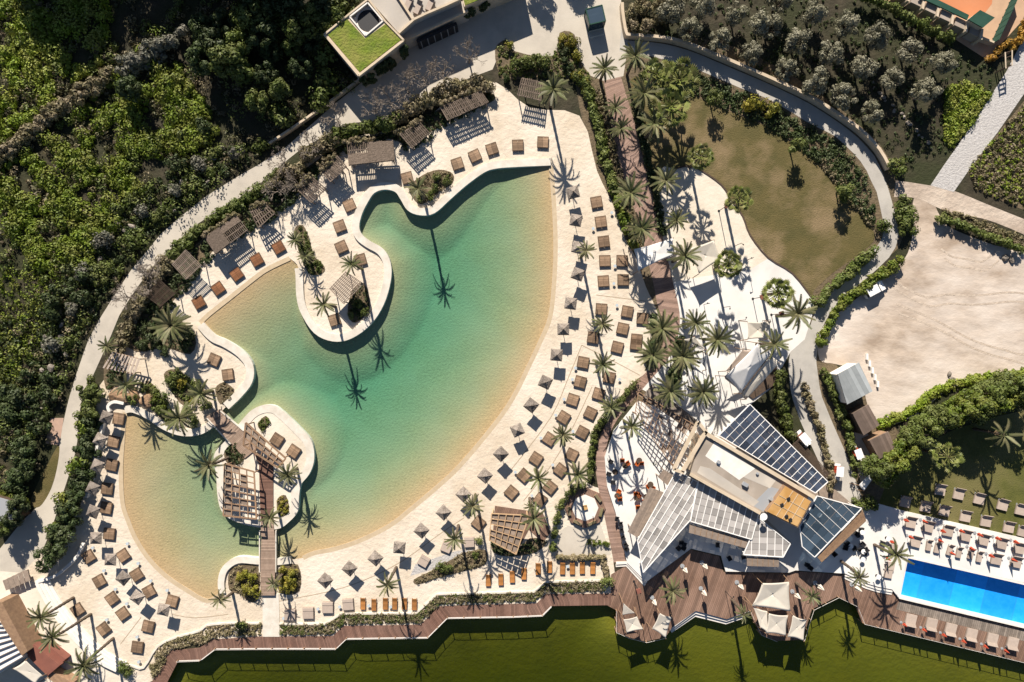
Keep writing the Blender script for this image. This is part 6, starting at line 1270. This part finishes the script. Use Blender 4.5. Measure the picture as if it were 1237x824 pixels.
# ---------------- vehicles
def vehicle(name, px, ang, L, Wd, hh, body, label, cat, open_=False, seat=None, group=None):
    x, y = W(px, hh * .8); r = empty(name, (x, y, .03), -D(ang), label, cat, group)
    if not open_:
        b = MB(); prof = [(-L / 2, .35), (L / 2, .35), (L / 2, .8), (L / 2 - .75, .95), (-L / 2 + .1, 1.0)]
        V = [(p[0], s * Wd / 2, p[1]) for s in (-1, 1) for p in prof]; n = 5
        b.add(V, [tuple(range(n - 1, -1, -1)), tuple(range(n, 2 * n))] + [(i, (i + 1) % n, n + (i + 1) % n, n + i) for i in range(n)]); b.build('body', body, r)
        b = MB(); q0 = [(-L / 2 + .12, 1.0), (L / 2 - .85, .96), (L / 2 - 1.35, hh), (-L / 2 + .3, hh)]; V = [(p[0], s * (Wd / 2 - .06 - (.1 if i > 1 else 0)), p[1]) for s in (-1, 1) for i, p in enumerate(q0)]
        b.add(V, [(3, 2, 1, 0), (4, 5, 6, 7), (0, 1, 5, 4), (1, 2, 6, 5), (3, 0, 4, 7)]); b.build('windows', M['black'], r)
        MB().box(((-L / 2 + .3 + L / 2 - 1.35) / 2, 0, hh + .02), (L - 1.6, Wd - .3, .06)).build('roof', body, r)
    else:
        MB().box((0, 0, .42), (L, Wd, .25)).build('body', body, r)
        MB().box((-.1, 0, .72), (.6, Wd - .1, .3)).build('seat', seat, r); MB().box((-.75, 0, .72), (.5, Wd - .1, .3)).build('seat', seat, r)
        MB().box((-.25, 0, hh), (L * .62, Wd, .07)).build('roof', body, r)
        for s in (-1, 1):
            for t in (-.9, .45): MB().bar((t, s * (Wd / 2 - .08), .5), (t, s * (Wd / 2 - .08), hh), .05, .05).build('roof_post', M['black'], r)
    for s in (-1, 1):
        for t in (-1, 1):
            MB().tube([(t * L * .32, s * (Wd / 2 - .12), .3), (t * L * .32, s * (Wd / 2 + .03), .3)], .3, 12).build('wheel', M['black'], r)
    for s in (-1, 1): MB().box((L / 2, s * (Wd / 2 - .3), .62), (.05, .25, .14)).build('headlight', M['white'], r)
vehicle('parked_car', kp(1, 3, 520, 572)[0], -28, 3.6, 1.7, 1.5, M['white'], 'small white car parked in the shade of the bright green hedge', 'car')
vehicle('buggy', kp(2, 3, 345, 635)[0], 95, 2.7, 1.2, 1.8, M['white'], 'white buggy with red seats on the path beside the dry hedge', 'buggy', True, M['red'])
vehicle('buggy', kp(2, 3, 440, 550)[0], 70, 2.7, 1.2, 1.8, M['white'], 'white buggy with red seats in the yard beside the brown hut', 'buggy', True, M['red'])
vehicle('buggy', kp(2, 3, 182, 475)[0], 50, 2.9, 1.3, 1.8, M['white'], 'white buggy parked by the slatted rack near the glass roof', 'buggy', True, M['terracotta'])
# ---------------- faint joints in the sand, pebbles
M['joint'] = mat('joint', (.33, .26, .18), (.40, .32, .23), scale=2)
for ln in (kp(3, 1, 110, 432, 350, 385, 520, 330, 700, 240, 880, 110, 1000, 30), kp(2, 2, -10, 620, 180, 370, 260, 190, 330, 20), kp(2, 2, 50, 770, 190, 590, 290, 410, 380, 220), kp(1, 2, 400, 600, 520, 615, 640, 630), kp(2, 2, 330, 20, 470, 90, 610, 165), kp(3, 0, 580, 640, 680, 510), kp(3, 0, 830, 495, 940, 512, 1100, 495)):
    ribbon(sm(ln, 3), .14, -.05, .0185).build('paving_joint', M['joint'], kind='structure')
sheet('pebble_bed', kp(3, 1, 740, 310, 765, 255, 960, 190, 1110, 180, 1110, 245, 980, 240, 850, 280), .017, M['gravel'])
